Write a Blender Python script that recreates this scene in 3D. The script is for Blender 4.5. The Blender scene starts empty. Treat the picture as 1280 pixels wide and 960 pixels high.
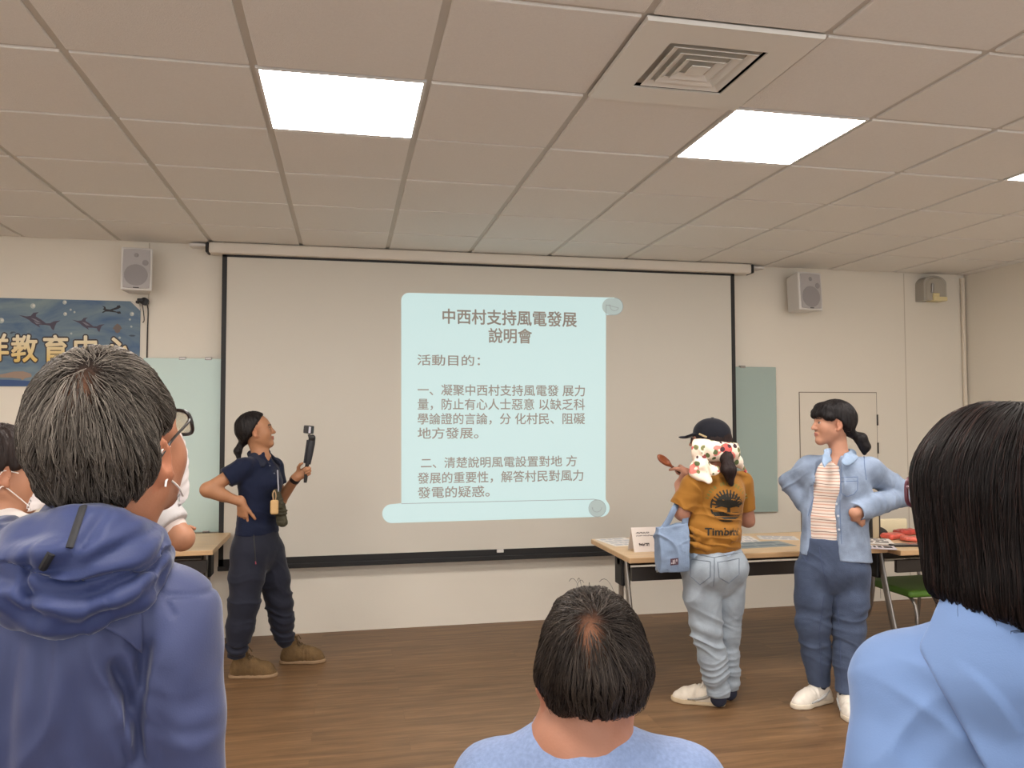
import bpy, bmesh, math, random
import numpy as np
from mathutils import Vector, Matrix
from mathutils.bvhtree import BVHTree
rnd = random.Random(7)
rng = np.random.default_rng(7)
SC = bpy.context.scene
COL = SC.collection

# ------------------------------------------------------------------ camera, world, exposure
CAM = np.array([0.9207, -2.7920, 1.5263])
FPX, YAW, PITCH, ROLL = 986.0, 0.20685, 0.041077, -0.001895
def cam_axes():
    cy, sy, cp, sp = math.cos(YAW), math.sin(YAW), math.cos(PITCH), math.sin(PITCH)
    f = np.array([sy * cp, cy * cp, sp]); r = np.array([cy, -sy, 0.0]); u = np.cross(r, f)
    cr, sr = math.cos(ROLL), math.sin(ROLL)
    return cr * r + sr * u, -sr * r + cr * u, f
RA, UA, FA = cam_axes()
cd = bpy.data.cameras.new('camera'); cam = bpy.data.objects.new('camera', cd); COL.objects.link(cam)
cd.sensor_width = 36.0; cd.lens = FPX / 1280 * 36.0; cd.clip_start = 0.05
cam.matrix_world = Matrix(((RA[0], UA[0], -FA[0], CAM[0]), (RA[1], UA[1], -FA[1], CAM[1]), (RA[2], UA[2], -FA[2], CAM[2]), (0, 0, 0, 1)))
SC.camera = cam
w = bpy.data.worlds.new('world'); SC.world = w; w.use_nodes = True
w.node_tree.nodes['Background'].inputs[0].default_value = (0.98, 0.97, 0.96, 1)
w.node_tree.nodes['Background'].inputs[1].default_value = 2.1  # even fill light added through the open rear side to brighten the ceiling
SC.view_settings.view_transform = 'Standard'; SC.view_settings.look = 'None'
SC.view_settings.exposure = 0.0; SC.view_settings.gamma = 1.0; SC.view_settings.use_curve_mapping = False
LAMP = 28.0                     # emission of a ceiling panel

def P(u, v, y):
    """point of the room seen at pixel (u, v) of the photograph on the depth plane y"""
    d = FA + RA * (u - 640) / FPX + UA * (480 - v) / FPX
    return CAM + d * (y - CAM[1]) / d[1]
def PZ(u, v, z):
    d = FA + RA * (u - 640) / FPX + UA * (480 - v) / FPX
    return CAM + d * (z - CAM[2]) / d[2]
def V(*a): return np.array(a, float)
def nrm(a): a = np.asarray(a, float); return a / (np.linalg.norm(a) + 1e-12)
def lin(c):
    return tuple((x / 255 / 12.92) if x / 255 <= 0.04045 else ((x / 255 + 0.055) / 1.055) ** 2.4 for x in c)

# ------------------------------------------------------------------ materials
MATS = {}
def mat(name, c, rough=0.6, metal=0.0, bump=0.0, bscale=40.0, var=0.0, vscale=8.0, spec=0.5, emit=0.0, sheen=0.0, attr=None, trans=0.0, alpha=1.0, stretch=None):
    """procedural principled material; c in sRGB 0-255"""
    if name in MATS: return MATS[name]
    m = bpy.data.materials.new(name); m.use_nodes = True; nt = m.node_tree; b = nt.nodes['Principled BSDF']
    L = lin(c); b.inputs['Base Color'].default_value = (*L, 1); b.inputs['Roughness'].default_value = rough
    b.inputs['Metallic'].default_value = metal; b.inputs['Specular IOR Level'].default_value = spec
    if sheen: b.inputs['Sheen Weight'].default_value = sheen; b.inputs['Sheen Roughness'].default_value = 0.4
    if trans: b.inputs['Transmission Weight'].default_value = trans
    if alpha < 1: b.inputs['Alpha'].default_value = alpha
    if emit:
        b.inputs['Emission Color'].default_value = (*L, 1); b.inputs['Emission Strength'].default_value = emit
    tc = nt.nodes.new('ShaderNodeTexCoord'); vec = tc.outputs['Object']
    if stretch:
        mp = nt.nodes.new('ShaderNodeMapping'); mp.inputs['Scale'].default_value = stretch; nt.links.new(vec, mp.inputs['Vector']); vec = mp.outputs['Vector']
    if var or attr:
        n = nt.nodes.new('ShaderNodeTexNoise'); n.inputs['Scale'].default_value = vscale; n.inputs['Detail'].default_value = 5
        nt.links.new(vec, n.inputs['Vector'])
        hs = nt.nodes.new('ShaderNodeHueSaturation')
        mr = nt.nodes.new('ShaderNodeMapRange'); mr.inputs[3].default_value = 1 - var; mr.inputs[4].default_value = 1 + var
        mr.inputs[1].default_value = 0.3; mr.inputs[2].default_value = 0.7
        nt.links.new(n.outputs['Fac'], mr.inputs[0]); nt.links.new(mr.outputs[0], hs.inputs['Value'])
        if attr:
            at = nt.nodes.new('ShaderNodeAttribute'); at.attribute_name = attr; nt.links.new(at.outputs['Color'], hs.inputs['Color'])
        else: hs.inputs['Color'].default_value = (*L, 1)
        nt.links.new(hs.outputs[0], b.inputs['Base Color'])
    if bump:
        n2 = nt.nodes.new('ShaderNodeTexNoise'); n2.inputs['Scale'].default_value = bscale; n2.inputs['Detail'].default_value = 4
        nt.links.new(vec, n2.inputs['Vector'])
        bp = nt.nodes.new('ShaderNodeBump'); bp.inputs['Strength'].default_value = bump; bp.inputs['Distance'].default_value = 0.01
        nt.links.new(n2.outputs['Fac'], bp.inputs['Height']); nt.links.new(bp.outputs[0], b.inputs['Normal'])
    MATS[name] = m; return m

# ------------------------------------------------------------------ objects
def tag(o, label=None, cat=None, group=None, kind=None):
    if label: o['label'] = label
    if cat: o['category'] = cat
    if group: o['group'] = group
    if kind: o['kind'] = kind
    return o
def thing(name, loc, label, cat, group=None):
    o = bpy.data.objects.new(name, None); COL.objects.link(o); o.location = [float(x) for x in loc]; o.empty_display_size = 0.05
    return tag(o, label, cat, group)
def origin_of(o):
    p = np.zeros(3)
    while o is not None: p = p + np.array(o.location); o = o.parent
    return p
def mesh_obj(name, verts, faces, mats, parent=None, mi=None, smooth=False, attr=None, label=None, loc=None):
    verts = np.asarray(verts, float).reshape(-1, 3)
    me = bpy.data.meshes.new(name)
    off = origin_of(parent) if parent is not None else (np.asarray(loc, float) if loc is not None else np.zeros(3))
    me.from_pydata([tuple(v) for v in (verts - off)], [], [tuple(int(i) for i in f) for f in faces])
    for m in (mats if isinstance(mats, (list, tuple)) else [mats]): me.materials.append(m)
    if mi is not None: me.polygons.foreach_set('material_index', np.asarray(mi, np.int32))
    if smooth: me.polygons.foreach_set('use_smooth', np.ones(len(me.polygons), bool))
    if attr is not None:
        a = me.color_attributes.new('tint', 'FLOAT_COLOR', 'POINT'); a.data.foreach_set('color', np.asarray(attr, np.float32).ravel())
    me.update()
    o = bpy.data.objects.new(name, me); COL.objects.link(o)
    if parent is not None: o.parent = parent
    elif loc is not None: o.location = off
    if label: o['label'] = label
    return o

class MB:
    """collects simple shapes into one mesh"""
    def __init__(s): s.v = []; s.f = []; s.m = []; s.cur = 0
    def add(s, v, f):
        n = len(s.v); s.v += [tuple(map(float, x)) for x in v]; s.f += [tuple(n + i for i in q) for q in f]; s.m += [s.cur] * len(f)
    def mat(s, i): s.cur = i; return s
    def box(s, lo, hi, bev=0.0, R=None, c=None):
        lo = np.array(lo, float); hi = np.array(hi, float)
        bm = bmesh.new(); bmesh.ops.create_cube(bm, size=1.0)
        mid = (lo + hi) / 2; sz = hi - lo
        for v in bm.verts: v.co = Vector([v.co[i] * sz[i] for i in range(3)])
        if bev: bmesh.ops.bevel(bm, geom=list(bm.edges), offset=min(bev, sz.min() * 0.45), segments=2, profile=0.5, affect='EDGES')
        bm.verts.ensure_lookup_table(); bm.verts.index_update()
        vs = np.array([v.co[:] for v in bm.verts])
        if R is not None: vs = vs @ np.asarray(R).T
        s.add(vs + mid, [[v.index for v in f.verts] for f in bm.faces]); bm.free(); return s
    def prism(s, poly, f0, f1):
        """poly: list of 2D points; f0, f1 map a 2D point to the two 3D faces"""
        n = len(poly); a = [f0(p) for p in poly]; b = [f1(p) for p in poly]
        s.add(a + b, [list(range(n))[::-1], list(range(n, 2 * n))] + [[i, (i + 1) % n, n + (i + 1) % n, n + i] for i in range(n)]); return s
    def tube(s, pts, r, n=10, cap=True, flat=None, up=None):
        pts = [np.array(p, float) for p in pts]; k = len(pts); rs = r if hasattr(r, '__len__') else [r] * k
        ring = []; prev = None
        for i, p in enumerate(pts):
            t = nrm(pts[min(i + 1, k - 1)] - pts[max(i - 1, 0)])
            if prev is None:
                a = np.array(up, float) if up is not None else (V(0, 0, 1) if abs(t[2]) < 0.9 else V(1, 0, 0))
            else: a = prev
            a = nrm(a - t * (a @ t)); prev = a; b = np.cross(t, a)
            for j in range(n):
                th = 2 * math.pi * j / n
                ring.append(p + rs[i] * (math.cos(th) * a * (flat or 1.0) + math.sin(th) * b))
        f = [[i * n + j, i * n + (j + 1) % n, (i + 1) * n + (j + 1) % n, (i + 1) * n + j] for i in range(k - 1) for j in range(n)]
        if cap: f += [list(range(n))[::-1], list(range((k - 1) * n, k * n))]
        s.add(ring, f); return s
    def lathe(s, c, prof, axis=(0, 0, 1), n=24):
        ax = nrm(axis); a = nrm(np.cross(ax, V(1, 0, 0) if abs(ax[0]) < 0.9 else V(0, 1, 0))); b = np.cross(ax, a); c = np.array(c, float)
        vs = [c + ax * z + r * (math.cos(2 * math.pi * j / n) * a + math.sin(2 * math.pi * j / n) * b) for r, z in prof for j in range(n)]
        k = len(prof)
        f = [[i * n + j, i * n + (j + 1) % n, (i + 1) * n + (j + 1) % n, (i + 1) * n + j] for i in range(k - 1) for j in range(n)]
        f += [list(range(n))[::-1], list(range((k - 1) * n, k * n))]
        s.add(vs, f); return s
    def build(s, name, mats, parent=None, smooth=False, label=None, loc=None):
        o = mesh_obj(name, s.v, s.f, mats, parent, s.m, smooth, label=label, loc=loc)
        if smooth:
            me = o.data
            bm = bmesh.new(); bm.from_mesh(me)
            for e in bm.edges:
                if len(e.link_faces) == 2 and e.calc_face_angle(0) > 0.7: e.smooth = False
            bm.to_mesh(me); bm.free()
        return o
def rotz(a): c, s = math.cos(a), math.sin(a); return np.array([[c, -s, 0], [s, c, 0], [0, 0, 1.0]])
def rotx(a): c, s = math.cos(a), math.sin(a); return np.array([[1.0, 0, 0], [0, c, -s], [0, s, c]])
def roty(a): c, s = math.cos(a), math.sin(a); return np.array([[c, 0, s], [0, 1.0, 0], [-s, 0, c]])

def smooth_path(pts, n=8):
    pts = [np.array(p, float) for p in pts]; out = []
    for i in range(len(pts) - 1):
        p0 = pts[max(i - 1, 0)]; p1 = pts[i]; p2 = pts[i + 1]; p3 = pts[min(i + 2, len(pts) - 1)]
        for j in range(n):
            t = j / n
            out.append(0.5 * (2 * p1 + (p2 - p0) * t + (2 * p0 - 5 * p1 + 4 * p2 - p3) * t * t + (3 * p1 - p0 - 3 * p2 + p3) * t ** 3))
    out.append(pts[-1]); return out

def text_geo(body, bold=0.0, extrude=0.0):
    """vertices (N,3) and faces of some lettering set in the built-in font"""
    c = bpy.data.curves.new('lettering', 'FONT'); c.body = body; c.offset = bold; c.extrude = extrude; c.resolution_u = 3
    o = bpy.data.objects.new('lettering', c); COL.objects.link(o)
    me = bpy.data.meshes.new_from_object(o.evaluated_get(bpy.context.evaluated_depsgraph_get()))
    v = np.array([q.co[:] for q in me.vertices]).reshape(-1, 3); f = [list(p.vertices) for p in me.polygons]
    bpy.data.objects.remove(o); bpy.data.curves.remove(c); bpy.data.meshes.remove(me)
    return v, f
# ------------------------------------------------------------------ smooth solid modelling for people and cloth
def hash3(i, j, k, seed=0):
    n = (i * 374761393 + j * 668265263 + k * 2147483647 + seed * 974634777) & 0xffffffff
    n = ((n ^ (n >> 13)) * 1274126177) & 0xffffffff
    return ((n ^ (n >> 16)) & 0xffff) / 65535.0 * 2 - 1
def vnoise(p, seed=0):
    p = np.asarray(p, float); i = np.floor(p).astype(np.int64); f = p - i; u = f * f * f * (f * (f * 6 - 15) + 10)
    r = 0
    for dx in (0, 1):
        for dy in (0, 1):
            for dz in (0, 1):
                w = (u[:, 0] if dx else 1 - u[:, 0]) * (u[:, 1] if dy else 1 - u[:, 1]) * (u[:, 2] if dz else 1 - u[:, 2])
                r = r + w * hash3(i[:, 0] + dx, i[:, 1] + dy, i[:, 2] + dz, seed)
    return r
def fbm(p, seed=0, n=3):
    return sum(vnoise(p * 2 ** k, seed + k) * 0.5 ** k for k in range(n))

class Field:
    def __init__(s, lo, hi, h):
        s.lo = np.array(lo, float); s.h = h
        s.n = np.ceil((np.array(hi, float) - s.lo) / h).astype(int) + 1
        s.F = np.full(s.n, 1.0, np.float32)
        s.ax = [(s.lo[i] + h * np.arange(s.n[i])).astype(np.float32) for i in range(3)]
    def _rng(s, lo, hi):
        a = np.clip(np.floor((np.array(lo) - s.lo) / s.h).astype(int), 0, s.n); b = np.clip(np.ceil((np.array(hi) - s.lo) / s.h).astype(int) + 1, 0, s.n)
        return a, b
    def put(s, fn, lo, hi, k=0.01, op='add'):
        pad = k + 2.5 * s.h; a, b = s._rng(np.array(lo) - pad, np.array(hi) + pad)
        if (b <= a).any(): return s
        sl = tuple(slice(a[i], b[i]) for i in range(3))
        X = s.ax[0][sl[0]][:, None, None]; Y = s.ax[1][sl[1]][None, :, None]; Z = s.ax[2][sl[2]][None, None, :]
        D = fn(X, Y, Z); C = s.F[sl]
        if op == 'add':
            hh = np.maximum(k - np.abs(C - D), 0) / k if k else 0
            s.F[sl] = np.minimum(C, D) - hh * hh * k * 0.25
        else:
            D = -D; hh = np.maximum(k - np.abs(C - D), 0) / k if k else 0
            s.F[sl] = np.maximum(C, D) + hh * hh * k * 0.25
        return s
    def cone(s, a, b, ra, rb, k=0.02, flat=None, front=None, capa=False, capb=False, op='add'):
        a = np.asarray(a, float); b = np.asarray(b, float); ba = b - a; L2 = max(ba @ ba, 1e-9); L = math.sqrt(L2); R = max(ra, rb)
        def fn(X, Y, Z):
            px, py, pz = X - a[0], Y - a[1], Z - a[2]
            q = (px * ba[0] + py * ba[1] + pz * ba[2]) / L2; t = np.clip(q, 0, 1)
            dx, dy, dz = px - t * ba[0], py - t * ba[1], pz - t * ba[2]
            d2 = dx * dx + dy * dy + dz * dz
            if flat:
                qf = dx * front[0] + dy * front[1] + dz * front[2]; d2 = d2 + qf * qf * (1 / flat ** 2 - 1)
            d = np.sqrt(d2) - (ra + t * (rb - ra))
            if flat: d = d * (0.5 + 0.5 * flat)
            if capb: d = np.maximum(d, (q - 1) * L)
            if capa: d = np.maximum(d, -q * L)
            return d
        return s.put(fn, np.minimum(a, b) - R, np.maximum(a, b) + R, k, op)
    def chain(s, pts, rs, k=0.02, **kw):
        for i in range(len(pts) - 1): s.cone(pts[i], pts[i + 1], rs[i], rs[i + 1], k, **kw)
        return s
    def ell(s, c, r, R=None, k=0.02, op='add'):
        c = np.asarray(c, float); r = np.asarray(r, float); M = np.eye(3) if R is None else np.asarray(R).T
        def fn(X, Y, Z):
            px, py, pz = X - c[0], Y - c[1], Z - c[2]
            q = [M[i, 0] * px + M[i, 1] * py + M[i, 2] * pz for i in range(3)]
            k0 = np.sqrt(sum((q[i] / r[i]) ** 2 for i in range(3))); k1 = np.sqrt(sum((q[i] / r[i] ** 2) ** 2 for i in range(3))) + 1e-6
            return k0 * (k0 - 1) / k1
        m = r.max(); return s.put(fn, c - m, c + m, k, op)
    def box(s, c, half, R=None, rd=0.005, k=0.01, op='add'):
        c = np.asarray(c, float); half = np.asarray(half, float) - rd; M = np.eye(3) if R is None else np.asarray(R).T
        def fn(X, Y, Z):
            px, py, pz = X - c[0], Y - c[1], Z - c[2]
            q = [np.abs(M[i, 0] * px + M[i, 1] * py + M[i, 2] * pz) - half[i] for i in range(3)]
            return np.sqrt(sum(np.maximum(a, 0) ** 2 for a in q)) + np.minimum(np.maximum(q[0], np.maximum(q[1], q[2])), 0) - rd
        m = np.linalg.norm(half) + rd; return s.put(fn, c - m, c + m, k, op)
    def cut(s, c, n, k=0.0):
        """keep the side that n points away from"""
        n = nrm(n); D = (s.ax[0][:, None, None] - c[0]) * n[0] + (s.ax[1][None, :, None] - c[1]) * n[1] + (s.ax[2][None, None, :] - c[2]) * n[2]
        if k:
            hh = np.maximum(k - np.abs(s.F - D), 0) / k; s.F = (np.maximum(s.F, D) + hh * hh * k * 0.25).astype(np.float32)
        else: s.F = np.maximum(s.F, D).astype(np.float32)
        return s
    def mesh(s, smooth=1):
        F = s.F; h = s.h
        F[0] = F[-1] = 1; F[:, 0] = F[:, -1] = 1; F[:, :, 0] = F[:, :, -1] = 1
        I = F < 0
        c = [I[:-1, :-1, :-1], I[1:, :-1, :-1], I[:-1, 1:, :-1], I[1:, 1:, :-1], I[:-1, :-1, 1:], I[1:, :-1, 1:], I[:-1, 1:, 1:], I[1:, 1:, 1:]]
        an = c[0] | c[1] | c[2] | c[3] | c[4] | c[5] | c[6] | c[7]; al = c[0] & c[1] & c[2] & c[3] & c[4] & c[5] & c[6] & c[7]
        act = np.argwhere(an & ~al)
        if len(act) == 0: return np.zeros((0, 3)), []
        idx = np.full(np.array(F.shape) - 1, -1, np.int32); idx[act[:, 0], act[:, 1], act[:, 2]] = np.arange(len(act))
        offs = np.array([[x, y, z] for z in (0, 1) for y in (0, 1) for x in (0, 1)])
        val = np.stack([F[act[:, 0] + o[0], act[:, 1] + o[1], act[:, 2] + o[2]] for o in offs], 1)
        acc = np.zeros((len(act), 3)); cnt = np.zeros(len(act))
        for i in range(8):
            for j in range(i + 1, 8):
                if np.abs(offs[i] - offs[j]).sum() != 1: continue
                m = (val[:, i] < 0) != (val[:, j] < 0)
                t = val[m, i] / (val[m, i] - val[m, j] + 1e-12)
                acc[m] += offs[i] + (offs[j] - offs[i]) * np.clip(t, 0, 1)[:, None]; cnt[m] += 1
        v = s.lo + h * (act + acc / cnt[:, None])
        quads = []
        for ax in range(3):
            b, c2 = (ax + 1) % 3, (ax + 2) % 3
            sl0 = [slice(None)] * 3; sl1 = [slice(None)] * 3; sl0[ax] = slice(0, -1); sl1[ax] = slice(1, None)
            A = I[tuple(sl0)]; B = I[tuple(sl1)]
            e = np.argwhere(A != B)
            e = e[(e[:, b] > 0) & (e[:, c2] > 0) & (e[:, b] < F.shape[b] - 1) & (e[:, c2] < F.shape[c2] - 1)]
            ins = A[e[:, 0], e[:, 1], e[:, 2]]
            def at(db, dc):
                q = e.copy(); q[:, b] += db; q[:, c2] += dc; return idx[q[:, 0], q[:, 1], q[:, 2]]
            q = np.stack([at(-1, -1), at(0, -1), at(0, 0), at(-1, 0)], 1)
            q[~ins] = q[~ins][:, ::-1]; quads.append(q)
        q = np.concatenate(quads)
        for _ in range(smooth):
            acc = np.zeros_like(v); n = np.zeros(len(v))
            for i in range(4):
                np.add.at(acc, q[:, i], v[q[:, (i + 1) % 4]]); np.add.at(n, q[:, i], 1)
                np.add.at(acc, q[:, i], v[q[:, (i + 3) % 4]]); np.add.at(n, q[:, i], 1)
            v = 0.5 * v + 0.5 * acc / np.maximum(n, 1)[:, None]
        return v, q
def vnormals(v, q):
    n = np.cross(v[q[:, 2]] - v[q[:, 0]], v[q[:, 3]] - v[q[:, 1]]); N = np.zeros_like(v)
    for i in range(4): np.add.at(N, q[:, i], n)
    return N / (np.linalg.norm(N, axis=1)[:, None] + 1e-12)
def folds(specs, base=0.0, bscale=14.0, seed=0):
    """cloth relief: each spec (centre, reach, direction across the folds, folds per metre, depth)"""
    def fn(v, n):
        d = base * fbm(v * bscale, seed, 3)
        for k, (c, r, dr, fr, amp) in enumerate(specs):
            w = np.exp(-((v - np.asarray(c)) ** 2).sum(1) / r ** 2); dr = nrm(dr)
            ph = (v @ dr)[:, None] * fr; wv = 1.6 * vnoise(v * (4.0 + fr * 0.12), seed + 31 + k)
            q = np.concatenate([ph + wv[:, None] * 0.6, 1.7 * (v @ np.cross(dr, V(0.3, 0.5, 0.8)))[:, None], 0 * ph + k * 3.3], 1)
            g = 1 - np.abs(vnoise(q, seed + 7 * k)) * 2
            d = d + 1.55 * amp * w * g
        return d
    return fn
def field_obj(name, F, m, parent, disp=None, smooth=1, tint=None, label=None):
    v, q = F.mesh(smooth)
    if disp is not None:
        n = vnormals(v, q); v = v + n * disp(v, n)[:, None]
    at = None
    if tint is not None:
        n = vnormals(v, q); c = tint(v, n); at = np.concatenate([c, np.ones((len(c), 1))], 1)
    o = mesh_obj(name, v, q, m, parent, smooth=True, attr=at, label=label)
    o['_n'] = 0; del o['_n']
    return o, v, q
def bvh_of(v, q): return BVHTree.FromPolygons([tuple(x) for x in v], [tuple(int(i) for i in f) for f in q])

# ---- body pieces
def head_R(face, pitch=0.0, roll=0.0):
    """columns: right, forward, up of a head that looks along the horizontal direction face"""
    f = nrm([face[0], face[1], 0]); r = np.cross(f, V(0, 0, 1)); M = np.stack([r, f, V(0, 0, 1)], 1)
    return M @ rotx(pitch) @ roty(roll)
def put_head(F, c, R, s=1.0, neck=None, male=False):
    T = lambda *p: np.asarray(c) + R @ (np.array(p, float) * s)
    E = lambda p, r, k=0.02, op='add', Q=None: F.ell(T(*p), np.array(r) * s, R if Q is None else R @ Q, k * s, op)
    K = lambda a, b, ra, rb, k=0.015, op='add': F.cone(T(*a), T(*b), ra * s, rb * s, k * s, op=op)
    E((0, -0.014, 0.035), (0.076, 0.096, 0.086), 0.02)
    K((0, 0.03, 0.02), (0, 0.042, -0.065), 0.064, 0.046, 0.03)
    j = 0.056 if male else 0.05
    for x in (-1, 1):
        K((x * j, -0.002, -0.05), (x * 0.014, 0.068, -0.1), 0.021, 0.017, 0.03)
        E((x * 0.042, 0.054, -0.03), (0.026, 0.028, 0.030), 0.04)
        K((x * 0.04, 0.076, 0.024), (x * 0.012, 0.09, 0.02), 0.011, 0.011, 0.015)
        E((x * 0.032, 0.1, 0.003), (0.017, 0.014, 0.011), 0.012, 'sub')
        E((x * 0.032, 0.078, 0.002), (0.0155, 0.0125, 0.0105), 0.004)
        E((x * 0.011, 0.099, -0.033), (0.008, 0.009, 0.007), 0.006)
        ea = rotz(x * -0.35) @ rotx(-0.15)
        E((x * 0.081, -0.008, -0.008), (0.009, 0.019, 0.033), 0.006, 'add', ea)
        E((x * 0.088, -0.003, -0.004), (0.006, 0.011, 0.021), 0.006, 'sub', ea)
        E((x * 0.079, 0.002, -0.036), (0.008, 0.009, 0.010), 0.006)
    E((0, 0.074, -0.1), (0.02, 0.018, 0.018), 0.02)
    K((0, 0.09, 0.012), (0, 0.112, -0.03), 0.0075, 0.0105, 0.012)
    K((-0.017, 0.088, -0.061), (0, 0.0965, -0.0575), 0.005, 0.0065, 0.006); K((0.017, 0.088, -0.061), (0, 0.0965, -0.0575), 0.005, 0.0065, 0.006)
    K((-0.015, 0.088, -0.069), (0, 0.094, -0.071), 0.005, 0.0075, 0.006); K((0.015, 0.088, -0.069), (0, 0.094, -0.071), 0.005, 0.0075, 0.006)
    if neck is not None:
        r = 0.058 if male else 0.047
        F.cone(T(0, -0.022, -0.05), neck, r * s, r * 1.12 * s, 0.03)
    return T
def face_tint(c, R, s, skin, lip=(150, 80, 75), brow=(45, 35, 30)):
    sk = np.array(lin(skin)); lp = np.array(lin(lip)); br = np.array(lin(brow)); ear = sk * np.array([1.02, 0.86, 0.82])
    def fn(v, n):
        q = (v - np.asarray(c)) @ R / s
        col = np.tile(sk, (len(v), 1)) * (1 + 0.05 * vnoise(v * 60, 5))[:, None]
        def mix(m, cc):
            m = np.clip(m, 0, 1)[:, None]; return col * (1 - m) + cc * m
        col = mix(0.35 * np.exp(-(((np.abs(q[:, 0]) - 0.045) / 0.02) ** 2 + ((q[:, 1] - 0.065) / 0.03) ** 2 + ((q[:, 2] + 0.03) / 0.022) ** 2)), sk * np.array([1.05, 0.8, 0.76]))
        col = mix(0.6 * (np.abs(q[:, 0]) > 0.073) * (np.abs(q[:, 2] + 0.01) < 0.04) * (np.abs(q[:, 1]) < 0.04), ear)
        m = (np.abs(q[:, 0]) < 0.021) * (np.abs(q[:, 2] + 0.065) < 0.011 * (1 - 0.5 * np.abs(q[:, 0]) / 0.021)) * (q[:, 1] > 0.08)
        col = mix(m * 0.8, lp)
        m = (np.abs(np.abs(q[:, 0]) - 0.033) < 0.019) * (np.abs(q[:, 2] - 0.026 + 0.08 * (np.abs(np.abs(q[:, 0]) - 0.028))) < 0.0042) * (q[:, 1] > 0.05)
        col = mix(m * 0.85, br)
        ex = (np.abs(q[:, 0]) - 0.032) / 0.0135; ez = (q[:, 2] - 0.001) / (0.0052 * np.sqrt(np.clip(1 - ex ** 2, 0.01, 1)))
        m = (np.abs(ex) < 1) * (np.abs(ez) < 1) * (q[:, 1] > 0.06)
        col = mix(m * 0.9, np.array(lin((215, 205, 198))))
        m2 = m * (np.abs(ex) < 0.5); col = mix(m2 * 1.0, np.array(lin((30, 20, 16))))
        m3 = (np.abs(ex) < 1.1) * (np.abs(ez - 1.1) < 0.35) * (q[:, 1] > 0.06); col = mix(m3 * 0.9, np.array(lin((25, 18, 16))))
        return col
    return fn
def put_hand(F, w, f, n, side, curl, s=1.0, spread=1.0, thumb=None, thumb_curl=0.4):
    """w wrist, f direction of the fingers, n direction the palm faces, side +1/-1 puts the thumb on that side of f x n"""
    w = np.asarray(w, float); f = nrm(f); n = nrm(np.asarray(n, float) - f * (np.dot(n, f))); l = np.cross(f, n) * side
    kn = [0.029, 0.010, -0.010, -0.028]; ln = [0.070, 0.078, 0.072, 0.056]; fw = [0.086, 0.090, 0.086, 0.078]
    for i in range(4):
        b = w + s * (f * fw[i] + l * kn[i] * spread)
        F.cone(w + s * (l * kn[i] * 0.55 + f * 0.012), b, 0.0145 * s, 0.0115 * s, 0.010 * s)
        d = nrm(f + l * kn[i] * (spread - 0.6) * 6); p = b; r = 0.0092 * s
        cs = curl[i] if hasattr(curl[i], '__len__') else (curl[i] * 0.8, curl[i], curl[i] * 0.7)
        for k, fr in enumerate((0.45, 0.31, 0.24)):
            c_, s_ = math.cos(cs[k]), math.sin(cs[k]); m = nrm(n - d * np.dot(n, d)) if k == 0 else m
            d2 = c_ * d + s_ * m; m = -s_ * d + c_ * m; d = d2
            q = p + d * ln[i] * fr * s; F.cone(p, q, r, r * 0.9, 0.0035); p = q; r *= 0.9
    t0 = w + s * (f * 0.025 + l * 0.020 + n * 0.004)
    td = nrm(f * 0.55 + l * 0.75 + n * 0.3) if thumb is None else nrm(f * thumb[0] + l * thumb[1] + n * thumb[2])
    t1 = t0 + td * 0.042 * s; F.cone(t0, t1, 0.0165 * s, 0.0115 * s, 0.010 * s)
    tm = nrm(f * 0.6 - l * 0.5 + n * 0.4); d = nrm(td * math.cos(thumb_curl) + tm * math.sin(thumb_curl)); t2 = t1 + d * 0.034 * s; F.cone(t1, t2, 0.0112 * s, 0.0098 * s, 0.004)
    d = nrm(d * math.cos(thumb_curl) + tm * math.sin(thumb_curl)); F.cone(t2, t2 + d * 0.024 * s, 0.0098 * s, 0.0082 * s, 0.004)
    F.cone(w - f * 0.02, w + f * 0.03 * s, 0.023 * s, 0.026 * s, 0.015, flat=0.62, front=n)

def strand_mesh(name, paths, rad, cols, m, parent, label=None, sides=3):
    """paths (N,S,3): a thin tapering tube for every strand, all in one mesh"""
    N, S, _ = paths.shape
    t = np.gradient(paths, axis=1); t /= np.linalg.norm(t, axis=2)[..., None] + 1e-9
    up = np.tile(V(0.37, 0.55, 0.75), (N, S, 1)); a = np.cross(t, up); a /= np.linalg.norm(a, axis=2)[..., None] + 1e-9; b = np.cross(t, a)
    tap = np.linspace(1, 0.35, S) * np.minimum(1, np.linspace(0.6, 6, S)); r = np.broadcast_to(np.asarray(rad).reshape(-1, 1), (N, S)) * tap
    ring = np.stack([paths + r[..., None] * (math.cos(2 * math.pi * j / sides) * a + math.sin(2 * math.pi * j / sides) * b) for j in range(sides)], 2)
    v = ring.reshape(-1, 3)
    i0 = (np.arange(N)[:, None, None] * S + np.arange(S - 1)[None, :, None]) * sides; j = np.arange(sides)[None, None, :]; j2 = (j + 1) % sides
    q = np.stack([i0 + j, i0 + j2, i0 + sides + j2, i0 + sides + j], -1).reshape(-1, 4)
    at = np.repeat(np.asarray(cols), S * sides, axis=0); at = np.concatenate([at, np.ones((len(at), 1))], 1)
    return v, q, at
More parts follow.
